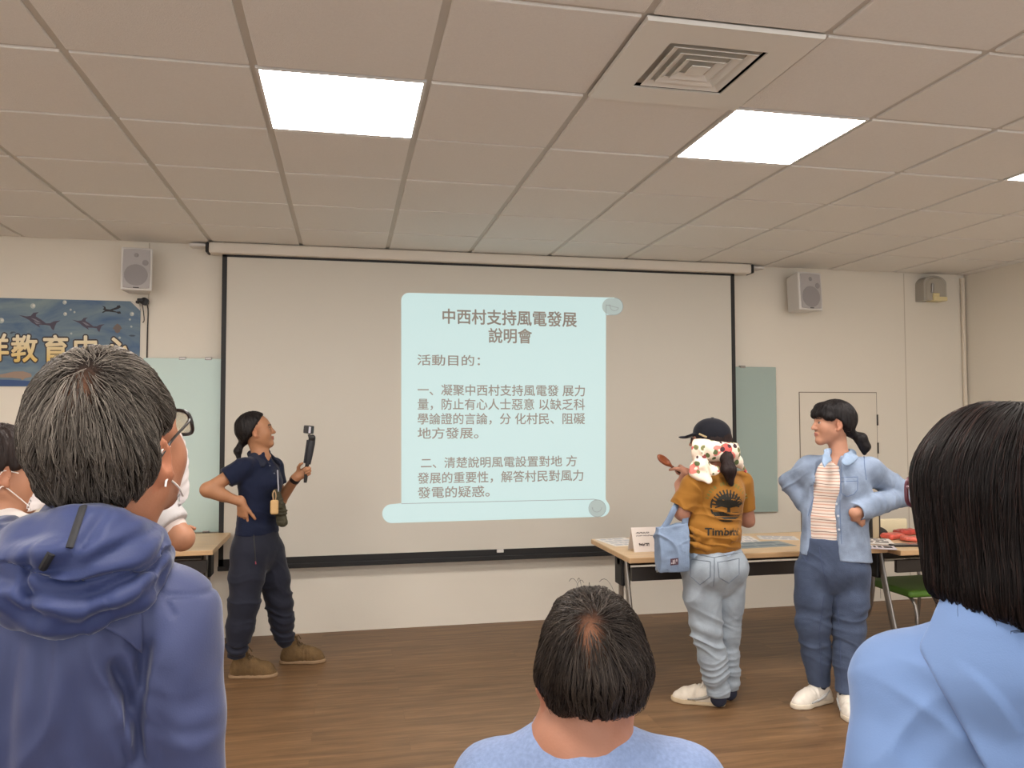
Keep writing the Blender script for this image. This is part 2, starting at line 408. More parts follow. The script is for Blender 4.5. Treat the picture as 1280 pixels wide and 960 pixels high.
def grow(bvh, roots, flow, n, step, lift, curl=0.0, seed=0, free=0.012, gravity=0.0):
    """strands combed over a surface: each step follows flow(points), kept at its lift above the surface"""
    Pt = np.array(roots, float); N = len(Pt); out = np.zeros((N, n, 3)); d0 = np.zeros((N, 3)); r = np.random.default_rng(seed)
    lift = np.broadcast_to(lift, (N,)) if np.ndim(lift) == 0 else lift; step = np.broadcast_to(step, (N,))
    for k in range(n):
        for i in range(N):
            lo, nn, _, ds = bvh.find_nearest(Vector(Pt[i]))
            if k == 0 or ds < free: Pt[i] = np.array(lo) + np.array(nn) * lift[i] * (0.15 + 0.85 * min(1, k / 2.0)); d0[i] = nn
            else: d0[i] = 0
        out[:, k] = Pt
        d = flow(Pt) + curl * np.stack([vnoise(Pt * 22, seed + 1), vnoise(Pt * 22, seed + 2), vnoise(Pt * 22, seed + 3)], 1)
        d -= d0 * (d * d0).sum(1)[:, None]; d /= np.linalg.norm(d, axis=1)[:, None] + 1e-9
        Pt = Pt + d * step[:, None]
    return out
def surf_points(v, q, n, ok=None, seed=0):
    r = np.random.default_rng(seed); a = np.linalg.norm(np.cross(v[q[:, 2]] - v[q[:, 0]], v[q[:, 3]] - v[q[:, 1]]), axis=1)
    c = v[q].mean(1)
    if ok is not None: a = a * ok(c)
    i = r.choice(len(q), n, p=a / a.sum()); uv = r.random((n, 2))
    A, B, C, D = (v[q[i, k]] for k in range(4)); u, w_ = uv[:, :1], uv[:, 1:]
    return (A * (1 - u) + B * u) * (1 - w_) + (D * (1 - u) + C * u) * w_
# ------------------------------------------------------------------ the room
HC, YW, XR, XL, YB = 2.73, 3.02, 6.12, -3.6, -5.0
M_wall = mat('wall_paint', (224, 217, 204), 0.75, bump=0.04, bscale=90, var=0.015, vscale=1.5)
M_white = mat('white_plastic', (215, 212, 208), 0.45)
M_black = mat('black_matte', (22, 21, 22), 0.55)
M_dark = mat('dark_metal', (58, 53, 50), 0.45, metal=0.3)
M_chrome = mat('brushed_steel', (150, 145, 140), 0.32, metal=0.85)
M_seam = mat('joint_shadow_gap', (120, 108, 95), 0.9)

def plank_material():
    m = bpy.data.materials.new('vinyl_planks'); m.use_nodes = True; nt = m.node_tree; b = nt.nodes['Principled BSDF']
    N = nt.nodes.new; L = nt.links.new
    tc = N('ShaderNodeTexCoord')
    br = N('ShaderNodeTexBrick'); br.offset = 0.37; br.inputs['Scale'].default_value = 1.0
    br.inputs['Brick Width'].default_value = 1.22; br.inputs['Row Height'].default_value = 0.18
    br.inputs['Mortar Size'].default_value = 0.0012; br.inputs['Bias'].default_value = 0.0
    br.inputs['Color1'].default_value = (0.25, 0.25, 0.25, 1); br.inputs['Color2'].default_value = (0.75, 0.75, 0.75, 1); br.inputs['Mortar'].default_value = (0, 0, 0, 1)
    L(tc.outputs['Object'], br.inputs['Vector'])
    mp = N('ShaderNodeMapping'); mp.inputs['Scale'].default_value = (1.3, 16, 1); L(tc.outputs['Object'], mp.inputs['Vector'])
    ad = N('ShaderNodeVectorMath'); ad.operation = 'ADD'; L(mp.outputs[0], ad.inputs[0])
    sc = N('ShaderNodeVectorMath'); sc.operation = 'SCALE'; sc.inputs['Scale'].default_value = 9.0; L(br.outputs['Color'], sc.inputs[0]); L(sc.outputs[0], ad.inputs[1])
    n = N('ShaderNodeTexNoise'); n.inputs['Scale'].default_value = 1.6; n.inputs['Detail'].default_value = 7; n.inputs['Roughness'].default_value = 0.62; n.inputs['Distortion'].default_value = 0.7
    L(ad.outputs[0], n.inputs['Vector'])
    cr = N('ShaderNodeValToRGB'); e = cr.color_ramp.elements
    e[0].position = 0.28; e[0].color = (*lin((90, 66, 44)), 1); e[1].position = 0.72; e[1].color = (*lin((138, 106, 74)), 1)
    x = cr.color_ramp.elements.new(0.5); x.color = (*lin((114, 86, 59)), 1)
    L(n.outputs['Fac'], cr.inputs[0])
    hs = N('ShaderNodeHueSaturation'); mr = N('ShaderNodeMapRange'); mr.inputs[3].default_value = 0.86; mr.inputs[4].default_value = 1.12
    sp = N('ShaderNodeSeparateColor'); L(br.outputs['Color'], sp.inputs[0]); L(sp.outputs[0], mr.inputs[0]); L(mr.outputs[0], hs.inputs['Value']); L(cr.outputs[0], hs.inputs['Color'])
    L(hs.outputs[0], b.inputs['Base Color'])
    b.inputs['Roughness'].default_value = 0.42; b.inputs['Specular IOR Level'].default_value = 0.35
    bp = N('ShaderNodeBump'); bp.inputs['Strength'].default_value = 0.08; bp.inputs['Distance'].default_value = 0.003; L(n.outputs['Fac'], bp.inputs['Height']); L(bp.outputs[0], b.inputs['Normal'])
    return m
M_floor = plank_material()
def struct(name, mb, mats, **k): return tag(mb.build(name, mats, **k), kind='structure')
T = 0.12
struct('floor', MB().box((XL - T, YB - T, -0.1), (XR + T, YW + T, 0)), M_floor)
mb = MB().box((XL - T, YW, 0), (XR + T, YW + T, HC + 0.3))
mb.mat(1)                                   # joints between the wall boards
for x in (-3.1, -0.42, 5.53): mb.box((x - 0.004, YW - 0.0006, 0), (x + 0.004, YW + 0.001, HC))
struct('wall_back', mb, [M_wall, mat('board_joint', (194, 184, 168), 0.8)])
struct('wall_right', MB().box((XR, YB - T, 0), (XR + T, YW, HC + 0.3)), M_wall)
struct('wall_left', MB().box((XL - T, YB - T, 0), (XL, YW, HC + 0.3)), M_wall)

# ceiling: tiles standing a little proud of the bars between them
lights = [(i, j) for i in (-5, -2, 1, 4, 7) for j in (0, -4)]
vent_cell = (3, -1)
M_tile = mat('mineral_tile', (228, 225, 220), 0.85, bump=0.25, bscale=260, var=0.02, vscale=120)
M_bar = mat('ceiling_bar', (202, 198, 190), 0.6)
mb = MB(); mb.mat(1)
mb.box((XL - T, YB - T, HC + 0.009), (XR + T, YW + T, HC + 0.012))
mb.mat(0)
for i in range(-6, 11):
    for j in range(-9, 6):
        if (i, j) in lights or (i, j) == vent_cell: continue
        x0, x1, y0, y1 = 0.6 * i + 0.014, 0.6 * i + 0.586, 0.6 * j + 0.011, 0.6 * j + 0.589
        x0, x1, y0, y1 = max(x0, XL), min(x1, XR), max(y0, YB), min(y1, YW)
        if x1 - x0 < 0.02 or y1 - y0 < 0.02: continue
        dz = rnd.uniform(-0.0015, 0.0015)
        mb.box((x0, y0, HC + dz), (x1, y1, HC + 0.02), bev=0.004)
struct('ceiling', mb, [M_tile, M_bar])
M_led = mat('lit_diffuser', (255, 248, 241), 0.5, emit=LAMP)
lab = {(1, 0): 'glowing white square ceiling panel left of the air vent', (4, 0): 'glowing white square ceiling panel right behind the air vent',
       (7, 0): 'glowing ceiling panel nearest the right side wall, only its corner showing'}
for (i, j) in lights:
    x, y = 0.6 * i + 0.3, 0.6 * j + 0.3
    t = thing('ceiling_light', (x, y, HC), lab.get((i, j), 'lit square ceiling panel further back in the room'), 'ceiling light', 'ceiling panels')
    f = MB()
    for a, b in (((-.296, -.296), (.296, -.285)), ((-.296, .285), (.296, .296)), ((-.296, -.285), (-.285, .285)), ((.285, -.285), (.296, .285))):
        f.box((x + a[0], y + a[1], HC - 0.002), (x + b[0], y + b[1], HC + 0.018))
    f.build('frame', M_white, t)
    MB().box((x - .285, y - .285, HC + 0.001), (x + .285, y + .285, HC + 0.008)).build('diffuser', M_led, t)

# air vent: square plate with nested louvres
cx, cy = 0.6 * 3 + 0.3, -0.3
t = thing('air_vent', (cx, cy, HC), 'square white ceiling air vent with nested louvres', 'air vent')
M_vent = mat('vent_white', (224, 221, 214), 0.35)
M_void = mat('duct_dark', (26, 28, 38), 0.8)
def ring(mb, h0, z0, h1, z1, th=0.004):
    a = [(s * h0, q * h0) for s, q in ((-1, -1), (1, -1), (1, 1), (-1, 1))]; b = [(s * h1, q * h1) for s, q in ((-1, -1), (1, -1), (1, 1), (-1, 1))]
    v = [(cx + p[0], cy + p[1], z0) for p in a] + [(cx + p[0], cy + p[1], z1) for p in b] + [(cx + p[0], cy + p[1], z0 + th) for p in a] + [(cx + p[0], cy + p[1], z1 + th) for p in b]
    f = []
    for i in range(4):
        k = (i + 1) % 4; f += [[i, k, 4 + k, 4 + i], [8 + k, 8 + i, 12 + i, 12 + k], [i, 8 + i, 8 + k, k], [4 + i, 4 + k, 12 + k, 12 + i]]
    mb.add(v, f)
ox, oy = cx, cy
pl = MB(); ring(pl, 0.297, HC - 0.012, 0.172, HC - 0.010, 0.006); ring(pl, 0.300, HC - 0.002, 0.297, HC - 0.012, 0.004)
pl.build('face_plate', M_vent, t)
for k, h in enumerate((0.150, 0.112, 0.074)):
    l = MB(); ring(l, h, HC - 0.012, h - 0.026, HC - 0.001, .0025); l.build('louvre', M_vent, t)
MB().box((cx - .034, cy - .034, HC - 0.012), (cx + .034, cy + .034, HC - 0.008), bev=0.002).build('centre_plate', M_vent, t)
d = MB(); ring(d, 0.175, HC - 0.004, 0.175, HC + 0.16, 0.003); d.box((cx - .18, cy - .18, HC + 0.15), (cx + .18, cy + .18, HC + 0.155)); d.build('duct', M_void, t)

# hatch door in the back wall
mb = MB(); x0, x1, zt = 4.535, 5.24, 1.716
mb.mat(1).box((x0 - 0.006, YW - 0.002, 0.02), (x1 + 0.006, YW + 0.001, zt + 0.006)); mb.mat(0).box((x0, YW - 0.006, 0.02), (x1, YW - 0.001, zt), bev=0.002)
dr = struct('door_1', mb, [mat('door_paint', (222, 214, 200), 0.6), M_seam])
for z in (P(1097, 525, YW)[2], P(1097, 560, YW)[2]):
    MB().tube([(x1 + 0.004, YW - 0.008, z - 0.045), (x1 + 0.004, YW - 0.008, z + 0.045)], 0.007).build('hinge', M_dark, dr)
# conduit in the corner
mb = MB(); mb.tube([(XR - 0.03, YW - 0.018, 0), (XR - 0.03, YW - 0.018, HC - 0.04)], 0.017, n=14); mb.lathe((XR - 0.03, YW - 0.018, HC - 0.06), [(0.021, 0), (0.021, 0.03), (0.017, 0.03)])
tag(mb.build('wall_conduit', mat('conduit_cream', (216, 205, 188), 0.5), smooth=True, loc=(XR - 0.03, YW, 0)), 'cream vertical conduit pipe in the right corner of the back wall', 'pipe')

# glass writing boards
M_glass = mat('green_glass_board', (186, 207, 200), 0.12, spec=0.6)
M_glassr = mat('grey_green_glass_board', (158, 176, 170), 0.14, spec=0.6)
for x0, x1, z0, z1, lb, gm, sx in ((-0.44, 1.3, 0.735, P(240, 448, 2.99)[2], 'pale green glass writing board behind the left edge of the projection screen', M_glass, (-0.02,)),
                           (2.7, P(970.5, 500, 2.99)[0], P(971, 639.5, 2.99)[2], P(969, 459, 2.99)[2], 'grey green glass writing board at the right edge of the projection screen', M_glassr, (4.02,))):
    t = thing('glass_board', ((x0 + x1) / 2, YW, z0), lb, 'glass board', 'glass writing boards')
    MB().box((x0, YW - 0.03, z0), (x1, YW - 0.022, z1), bev=0.002).build('glass_panel', gm, t)
    for x in sx + ((x0 + 0.25,) if x0 < 0 else ()):
        for z in (z0, z1): MB().box((x - 0.022, YW - 0.034, z - 0.01), (x + 0.022, YW - .003, z + 0.01), bev=0.003).build('clip', M_chrome, t)

# projection screen
YS = 2.92
a = P(278, 318, YS); b = P(916, 340, YS); c = P(271, 714, YS)
SX0, SX1, SZ1, SZ0 = a[0], b[0] + 0.012, a[2] - 0.004, c[2]
t = thing('projection_screen', ((SX0 + SX1) / 2, YS, SZ0), 'large white pull-down projection screen with black borders on the back wall', 'projection screen')
MB().box((SX0, YS, SZ0 + 0.03), (SX1, YS + 0.003, SZ1 + 0.06)).build('screen_fabric', mat('screen_white', (208, 203, 192), 0.8), t)
f = MB()
for q in ((SX0, SX0 + 0.032), (SX1 - 0.032, SX1)): f.box((q[0], YS - 0.002, SZ0 + 0.03), (q[1], YS, SZ1 + 0.06))
f.box((SX0, YS - 0.002, SZ1 - 0.012), (SX1, YS, SZ1 + 0.06)); f.box((SX0, YS - 0.002, SZ0 + 0.03), (SX1, YS, SZ0 + 0.078))
f.build('black_border', M_black, t)
wbm = MB().box((SX0 - 0.004, YS - 0.012, SZ0), (SX1 + 0.004, YS + 0.014, SZ0 + 0.032), bev=0.004).build('weight_bar', M_black, t)
pt = P(625, 694, YS); MB().box((pt[0] - 0.025, YS - 0.017, SZ0 + 0.055), (pt[0] + 0.025, YS - 0.002, SZ0 + 0.078), bev=0.003).build('pull_tab', M_white, t)
ha, hb = P(262, 306, YS)[0], P(936, 338, YS)[0]
hs = MB().box((ha, YS - 0.05, SZ1 + 0.004), (hb, YS + 0.06, HC - 0.004), bev=0.014).build('housing', mat('housing_cream', (218, 210, 198), 0.5), t)
for x, s in ((ha, -1), (hb, 1)):
    MB().box((min(x, x + s * 0.02), YS - 0.052, SZ1 + 0.006), (max(x, x + s * 0.02), YS + 0.062, HC - 0.006), bev=0.01).build('end_cap', M_black, t)
for x, s in ((ha, -1), (hb, 1)):
    MB().box((x + s * 0.02 - 0.0, YS - 0.01, HC - 0.03), (x + s * 0.13, YW - .003, HC - 0.012), bev=0.003).build('bracket', M_white, t)

# the projected slide: glowing sheets stand in for the projector's light
def on_screen(u, v, lift): q = P(u, v, YS); return V(q[0], YS - lift, q[2])
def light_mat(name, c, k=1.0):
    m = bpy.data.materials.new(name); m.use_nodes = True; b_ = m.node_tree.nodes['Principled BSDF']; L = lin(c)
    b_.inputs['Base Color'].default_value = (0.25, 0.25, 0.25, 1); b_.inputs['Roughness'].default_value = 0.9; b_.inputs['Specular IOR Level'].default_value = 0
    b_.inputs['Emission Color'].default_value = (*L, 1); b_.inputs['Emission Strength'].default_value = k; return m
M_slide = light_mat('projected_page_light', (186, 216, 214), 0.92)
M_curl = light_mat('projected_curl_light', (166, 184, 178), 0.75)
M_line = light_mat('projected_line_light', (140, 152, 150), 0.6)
M_text = mat('projected_dark_text', (168, 160, 152), 0.8)
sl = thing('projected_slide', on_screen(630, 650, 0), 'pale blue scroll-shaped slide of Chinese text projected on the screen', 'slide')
def arc(u, v, r, a0, a1, n=14): return [(u + r * math.cos(math.radians(a0 + (a1 - a0) * i / n)), v + r * math.sin(math.radians(a0 + (a1 - a0) * i / n))) for i in range(n + 1)]
def flat(name, poly, m, l0, l1):
    if sum(poly[i][0] * poly[(i + 1) % len(poly)][1] - poly[(i + 1) % len(poly)][0] * poly[i][1] for i in range(len(poly))) < 0: poly = poly[::-1]
    return MB().prism(poly, lambda p: on_screen(p[0], p[1], l0), lambda p: on_screen(p[0], p[1], l1)).build(name, m, sl)
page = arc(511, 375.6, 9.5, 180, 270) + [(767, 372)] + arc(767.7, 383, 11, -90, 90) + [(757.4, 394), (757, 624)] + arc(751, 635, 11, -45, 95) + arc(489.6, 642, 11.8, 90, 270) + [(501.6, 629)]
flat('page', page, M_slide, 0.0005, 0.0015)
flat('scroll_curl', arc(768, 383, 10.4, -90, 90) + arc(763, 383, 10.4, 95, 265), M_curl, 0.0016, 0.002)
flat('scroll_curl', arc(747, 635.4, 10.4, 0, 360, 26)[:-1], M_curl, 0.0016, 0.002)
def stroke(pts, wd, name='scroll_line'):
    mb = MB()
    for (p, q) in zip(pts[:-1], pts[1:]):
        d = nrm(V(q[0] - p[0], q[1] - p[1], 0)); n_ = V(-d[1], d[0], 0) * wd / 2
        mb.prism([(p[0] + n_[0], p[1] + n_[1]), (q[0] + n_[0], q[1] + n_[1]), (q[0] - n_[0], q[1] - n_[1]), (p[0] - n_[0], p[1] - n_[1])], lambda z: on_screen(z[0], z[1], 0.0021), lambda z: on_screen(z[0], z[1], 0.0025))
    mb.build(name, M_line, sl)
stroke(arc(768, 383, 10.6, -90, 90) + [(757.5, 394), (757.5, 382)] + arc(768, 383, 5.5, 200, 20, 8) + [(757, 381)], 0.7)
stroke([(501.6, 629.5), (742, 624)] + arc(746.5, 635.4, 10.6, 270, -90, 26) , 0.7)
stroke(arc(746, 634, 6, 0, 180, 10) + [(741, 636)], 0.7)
LINES = [('中西村支持風電發展', 553, 721, 397.5, 20, .02), ('說明會', 610.5, 665, 420, 19.5, .02), ('活動目的：', 521.5, 600, 450.5, 14.5, .011),
    ('一、凝聚中西村支持風電發 展力', 522, 731, 488, 15, .011), ('量，防止有心人士惡意 以缺乏科', 522, 731, 505.5, 15, .011), ('學論證的言論，分 化村民、阻礙', 522, 731, 523.5, 15, .011),
    ('地方發展。', 522, 598, 541.5, 15, .011), ('二、清楚說明風電設置對地 方', 526, 721, 577.5, 14.5, .011), ('發展的重要性，解答村民對風力', 522, 729, 596, 15, .011), ('發電的疑惑。', 522, 612, 615, 15, .011)]
def embolden(v, f, r, n=6):
    if not r: return v, f
    n = n if r < .04 else 12; k = len(v); vs, fs = [v], list(f)
    for i in range(n):
        vs.append(v + V(r * math.cos(2 * math.pi * i / n), r * math.sin(2 * math.pi * i / n), 0.00006 * (i + 1))); fs += [[j + k * (i + 1) for j in q] for q in f]
    return np.concatenate(vs), fs
def lettering(name, body, place, m, parent, bold=0.0, x01=None, em=None, mirror=False):
    """set a line of text; place maps (s,t): s 0..1 along the line, t in ems from the middle of the glyphs"""
    v, f = text_geo(body); v, f = embolden(v, f, bold)
    x0, x1 = v[:, 0].min(), v[:, 0].max(); ym = 0.37
    pos = np.array([place((a[0] - x0) / (x1 - x0), a[1] - ym) - V(0, a[2], 0) for a in v])
    order = sorted(range(len(f)), key=lambda i: min(v[j][0] for j in f[i])); runs, end = [[]], None      # a wide gap in the line starts a new piece
    for i in order:
        a, b = min(v[j][0] for j in f[i]), max(v[j][0] for j in f[i])
        if end is not None and a - end > .24: runs.append([])
        end = b if end is None else max(end, b); runs[-1].append(i)
    for run in runs:
        used = sorted({j for i in run for j in f[i]}); ix = {j: k for k, j in enumerate(used)}
        mesh_obj(name, pos[used], [[ix[j] for j in f[i]] for i in run], m, parent)
for body, u0, u1, vm, em, bd in LINES:
    k = -0.0075 * 1.0
    lettering('text_line', body, lambda s, t_: on_screen(u0 + (u1 - u0) * s, vm + (s - 0.5) * (u1 - u0) * ((vm - 515) * -0.00022) - t_ * em, 0.0023), M_text, sl, bd)

# wall speakers
def speaker(u0, v0, u1, v1, yaw, label):
    y = YW - 0.16; a = P(u0, v0, y); b = P(u1, v1, y); wd = b[0] - a[0]; ht = a[2] - b[2]; c = V((a[0] + b[0]) / 2, YW - 0.14, (a[2] + b[2]) / 2)
    R = rotz(yaw) @ rotx(-0.06); t = thing('wall_speaker', (c[0], YW, b[2]), label, 'speaker', 'wall speakers')
    G = lambda x, y_, z: c + R @ V(x, y_, z)
    def bx(name, lo, hi, m, bev, par=t):
        mb = MB(); lo, hi = np.array(lo, float), np.array(hi, float); mb.box(lo, hi, bev); mb.v = [tuple(G(*q)) for q in mb.v]; return mb.build(name, m, par, smooth=False)
    mb = MB(); hw = wd / 2; hh = ht / 2                                    # cabinet narrows to the wall
    o = [(-hw, -.10, -hh), (hw, -.10, -hh), (hw, -.10, hh), (-hw, -.10, hh), (-hw * .72, .085, -hh * .92), (hw * .72, .085, -hh * .92), (hw * .72, .085, hh * .92), (-hw * .72, .085, hh * .92)]
    bm = bmesh.new(); vs = [bm.verts.new(q) for q in o]
    for f in ((0, 1, 2, 3), (5, 4, 7, 6), (1, 5, 6, 2), (4, 0, 3, 7), (3, 2, 6, 7), (4, 5, 1, 0)): bm.faces.new([vs[i] for i in f])
    bmesh.ops.bevel(bm, geom=list(bm.edges), offset=0.012, segments=3, profile=0.5, affect='EDGES'); bm.verts.index_update()
    mb.add([G(*q.co) for q in bm.verts], [[q.index for q in f.verts] for f in bm.faces]); bm.free()
    mb.build('cabinet', M_white, t)
    n = 10; gx, gz = hw * 0.86, hh * 0.92; poly = []
    for i in range(4 * n):
        s = i / n; k = int(s); f = s - k; q = [(-1 + 2 * f, -1), (1, -1 + 2 * f), (1 - 2 * f, 1), (-1, 1 - 2 * f)][k]
        poly.append((q[0] * gx * (1 - 0.05 * q[1] ** 2), q[1] * gz * (1 - 0.04 * q[0] ** 2)))
    mb = MB(); mb.prism(poly, lambda p: G(p[0], -0.100, p[1]), lambda p: G(p[0] * 0.97, -0.106, p[1] * 0.98)); gr = mb.build('grille', mat('speaker_grille', (178, 174, 174), 0.6, bump=0.3, bscale=500), t)
    fr = G(0, -1, 0) - G(0, 0, 0); dk = mat('grille_disc', (152, 148, 148), 0.7, bump=0.3, bscale=500)  # darker grey discs for woofer, tweeter and port
    MB().lathe(G(-hw * 0.02, -0.1065, -hh * 0.30), [(hw * .74, 0), (hw * .72, .0015)], fr, 32).build('woofer', dk, gr)
    MB().lathe(G(-hw * 0.02, -0.1065, hh * 0.62), [(hw * .15, 0), (hw * .10, .0035)], fr, 20).build('tweeter', dk, gr)
    MB().lathe(G(hw * 0.55, -0.1065, hh * 0.28), [(hw * .20, 0), (hw * .17, .002)], fr, 20).build('port', dk, gr)
    bx('badge', (-0.018, -0.108, -hh * .90), (0.018, -0.1055, -hh * .86), M_black, 0.001, gr)
    MB().tube([G(0, 0.05, 0), (c[0], YW, c[2])], 0.03, 12).build('bracket', M_white, t)
    return c, hw, hh
c, hw, hh = speaker(153, 312, 191, 367, 0.12, 'white wall speaker above the blue banner, left of the screen')
speaker(988, 342, 1021, 391, 0.12, 'white wall speaker right of the screen')
k = P(178, 376, YW - 0.05)
mb = MB(); mb.mat(0); mb.box((k[0] - .03, YW - .075, k[2] - .012), (k[0] + .012, YW - .0, k[2] + .014), bev=.006); mb.lathe((k[0] + 0.014, YW - .05, k[2] - 0.004), [(.012, -.015), (.026, -.012), (.026, .02), (.012, .015)], (0, 1, 0))
mb.box((k[0] - .035, YW - .085, k[2] - .022), (k[0] - .018, YW - .055, k[2] - .004), bev=.003)
mb.tube(smooth_path([(k[0] + .02, YW - .04, k[2]), (k[0] + .03, YW - .02, k[2] - .06), (k[0] + .026, YW - .01, k[2] - .2), (k[0] + .024, YW - .008, k[2] - .6), (k[0] + .02, YW - .008, k[2] - 1.5)]), .004, 8)
mb.tube(smooth_path([(k[0], YW - .05, k[2] - .02), (k[0] + .002, YW - .02, k[2] - .08), (k[0] + .006, YW - .02, k[2] - .13), (k[0] - .004, YW - .012, k[2] - .145)]), .003, 8)
tag(mb.build('speaker_cable', M_black, loc=(k[0], YW, k[2])), 'black cable with clamp hanging below the left wall speaker', 'cable')

# wall fixture near the right corner
a = P(1150, 345, YW - .06); b = P(1179, 377, YW - .06); cx_, zb, zt = (a[0] + b[0]) / 2, b[2], a[2]; hw = (b[0] - a[0]) / 2
t = thing('emergency_lamp', (cx_, YW, zb), 'grey dome-topped wall fixture with a cream base near the right corner', 'wall lamp')
pf = [(-hw, zb)] + [(hw * math.cos(math.radians(q)), zt - hw * 0.62 + hw * 0.62 * math.sin(math.radians(q))) for q in range(180, -1, -12)] + [(hw, zb)]
MB().prism([(cx_ + p[0], p[1]) for p in pf], lambda p: V(p[0], YW, p[1]), lambda p: V(p[0], YW - .10, p[1])).build('housing', mat('fixture_grey', (165, 160, 150), 0.4), t)
MB().prism([(cx_ + p[0] * .86, zb + (p[1] - zb) * .93) for p in pf], lambda p: V(p[0], YW - .10, p[1]), lambda p: V(cx_ + (p[0] - cx_) * .9, YW - .115, zb + (p[1] - zb) * .95)).build('lens_cover', mat('smoky_cover', (172, 166, 154), 0.15, spec=.7), t)
MB().box((cx_ - hw * .35, YW - .13, zb - .004), (cx_ + hw * .85, YW - .03, zb + .03), bev=.004).build('base_tray', mat('fixture_cream', (222, 208, 160), .5), t)
MB().box((cx_ - hw * .35, YW - .127, zb + .03), (cx_ + hw * .2, YW - .1, zb + .06), bev=.004).build('battery_box', mat('fixture_cream', (222, 208, 160), .5), t)
mb = MB(); mb.tube([(cx_ - hw * .4, YW - .118, zb + .06), (cx_ - hw * .38, YW - .122, zb + .14)], .011); mb.build('lamp_wire', M_chrome, t)

# sea banner on the back wall
BX0, BX1 = -3.3, P(176, 380, YW)[0]; BZ1 = P(176, 377, YW)[2]; BZ0 = P(0, 483, YW)[2]
def bp(u, v, l): q = P(u, v, YW); return V(q[0], YW - 0.006 - l, q[2])
t = thing('banner', (BX1, YW, BZ0), 'blue underwater banner with fish and golden Chinese letters', 'banner')
def sea():
    m = mat('printed_sea', (92, 118, 136), 0.55); nt = m.node_tree; b_ = nt.nodes['Principled BSDF']; N = nt.nodes.new; L = nt.links.new
    tc = N('ShaderNodeTexCoord'); mp = N('ShaderNodeMapping'); mp.inputs['Scale'].default_value = (1, 1, 2.4); L(tc.outputs['Object'], mp.inputs[0])
    n = N('ShaderNodeTexNoise'); n.inputs['Scale'].default_value = 2.2; n.inputs['Detail'].default_value = 6; n.inputs['Distortion'].default_value = 1.5; L(mp.outputs[0], n.inputs['Vector'])
    cr = N('ShaderNodeValToRGB'); e = cr.color_ramp.elements; e[0].position = .3; e[0].color = (*lin((62, 92, 128)), 1); e[1].position = .72; e[1].color = (*lin((124, 142, 146)), 1)
    L(n.outputs['Fac'], cr.inputs[0]); L(cr.outputs[0], b_.inputs['Base Color']); return m
cc = 0.05
MB().prism([(BX0, BZ0), (BX1, BZ0), (BX1, BZ1 - cc), (BX1 - cc, BZ1), (BX0, BZ1)], lambda p: V(p[0], YW - .003, p[1]), lambda p: V(p[0], YW - .006, p[1])).build('sheet', sea(), t)
MB().prism([(BX1 - cc * 1.3, BZ1), (BX1, BZ1 - cc * 1.3), (BX1 - .006, BZ1 - .01)], lambda p: V(p[0], YW - .007, p[1]), lambda p: V(p[0], YW - .011, p[1])).build('folded_corner', mat('banner_back', (206, 200, 190), .6), t)
def ink(name, polys, m, l=.001):
    mb = MB()
    for poly in polys:
        s = sum(poly[i][0] * poly[(i + 1) % len(poly)][1] - poly[(i + 1) % len(poly)][0] * poly[i][1] for i in range(len(poly)))
        mb.prism(poly if s > 0 else poly[::-1], lambda p: bp(p[0], p[1], l - .0008), lambda p: bp(p[0], p[1], l))
    return mb.build(name, m, t)
M_fish = mat('printed_fish', (72, 66, 82), .6); M_fish2 = mat('printed_stripe', (118, 116, 128), .6)
Z = lambda pts, s=1.0, du=0, dv=0: [(p[0] * 190 / 1280 * s + du, 360 + p[1] * 140 / 943 * s + dv) for p in pts]
marlin = [(160, 228), (225, 240), (262, 236), (285, 210), (330, 204), (308, 222), (305, 240), (350, 268), (390, 298), (425, 298), (455, 282), (512, 274), (478, 296), (466, 322), (455, 358), (438, 345), (425, 318), (380, 312), (330, 312), (342, 334), (305, 312), (272, 292), (250, 272), (226, 258)]
ink('printed_fish', [Z(marlin)], M_fish); ink('printed_stripes', [Z([(262, 252), (300, 262), (350, 292), (320, 290)]), Z([(285, 275), (320, 296), (360, 306), (310, 304)])], M_fish2, .0014)
m2 = [(610 + (p[0] - 160) * .78, 268 + (p[1] - 228) * .80) for p in marlin]
ink('printed_fish', [Z(m2)], M_fish); ink('printed_stripes', [Z([(690, 285), (720, 292), (762, 318), (730, 316)])], M_fish2, .0014)
M_ink = mat('printed_black', (36, 36, 42), .6)
ink('printed_diver', [Z([(862, 150), (890, 160), (895, 178), (930, 182), (985, 162), (988, 150), (1012, 146), (1020, 164), (1000, 176), (950, 190), (985, 200), (1015, 198), (1022, 216), (996, 218), (985, 208), (920, 200), (890, 200), (868, 212), (862, 204), (885, 192), (868, 180), (880, 168)])], M_ink)
ink('printed_turtle', [Z([(950, 345), (968, 318), (990, 300), (1015, 316), (1030, 345), (1015, 350), (1012, 372), (990, 382), (972, 372), (965, 350)])], mat('printed_brown', (108, 96, 92), .6))
ink('printed_dugong', [Z([(-60, 738), (40, 722), (120, 704), (200, 702), (265, 722), (270, 748), (215, 760), (190, 778), (180, 764), (100, 756), (0, 754)])], mat('printed_tan', (150, 128, 112), .6))
ink('printed_seabed', [Z([(-400, 770), (60, 772), (230, 782), (700, 768), (1186, 778), (1186, 826), (-400, 826)])], mat('printed_deep_blue', (52, 78, 124), .6), .0009)
for q in ([(1085, 402), (1105, 394), (1130, 396), (1145, 402), (1130, 410), (1105, 410)], [(85, 385), (100, 368), (125, 368), (140, 380), (120, 376), (100, 388)]): ink('printed_small_fish', [Z(q)], mat('printed_slate', (62, 76, 92), .6))
bub = []
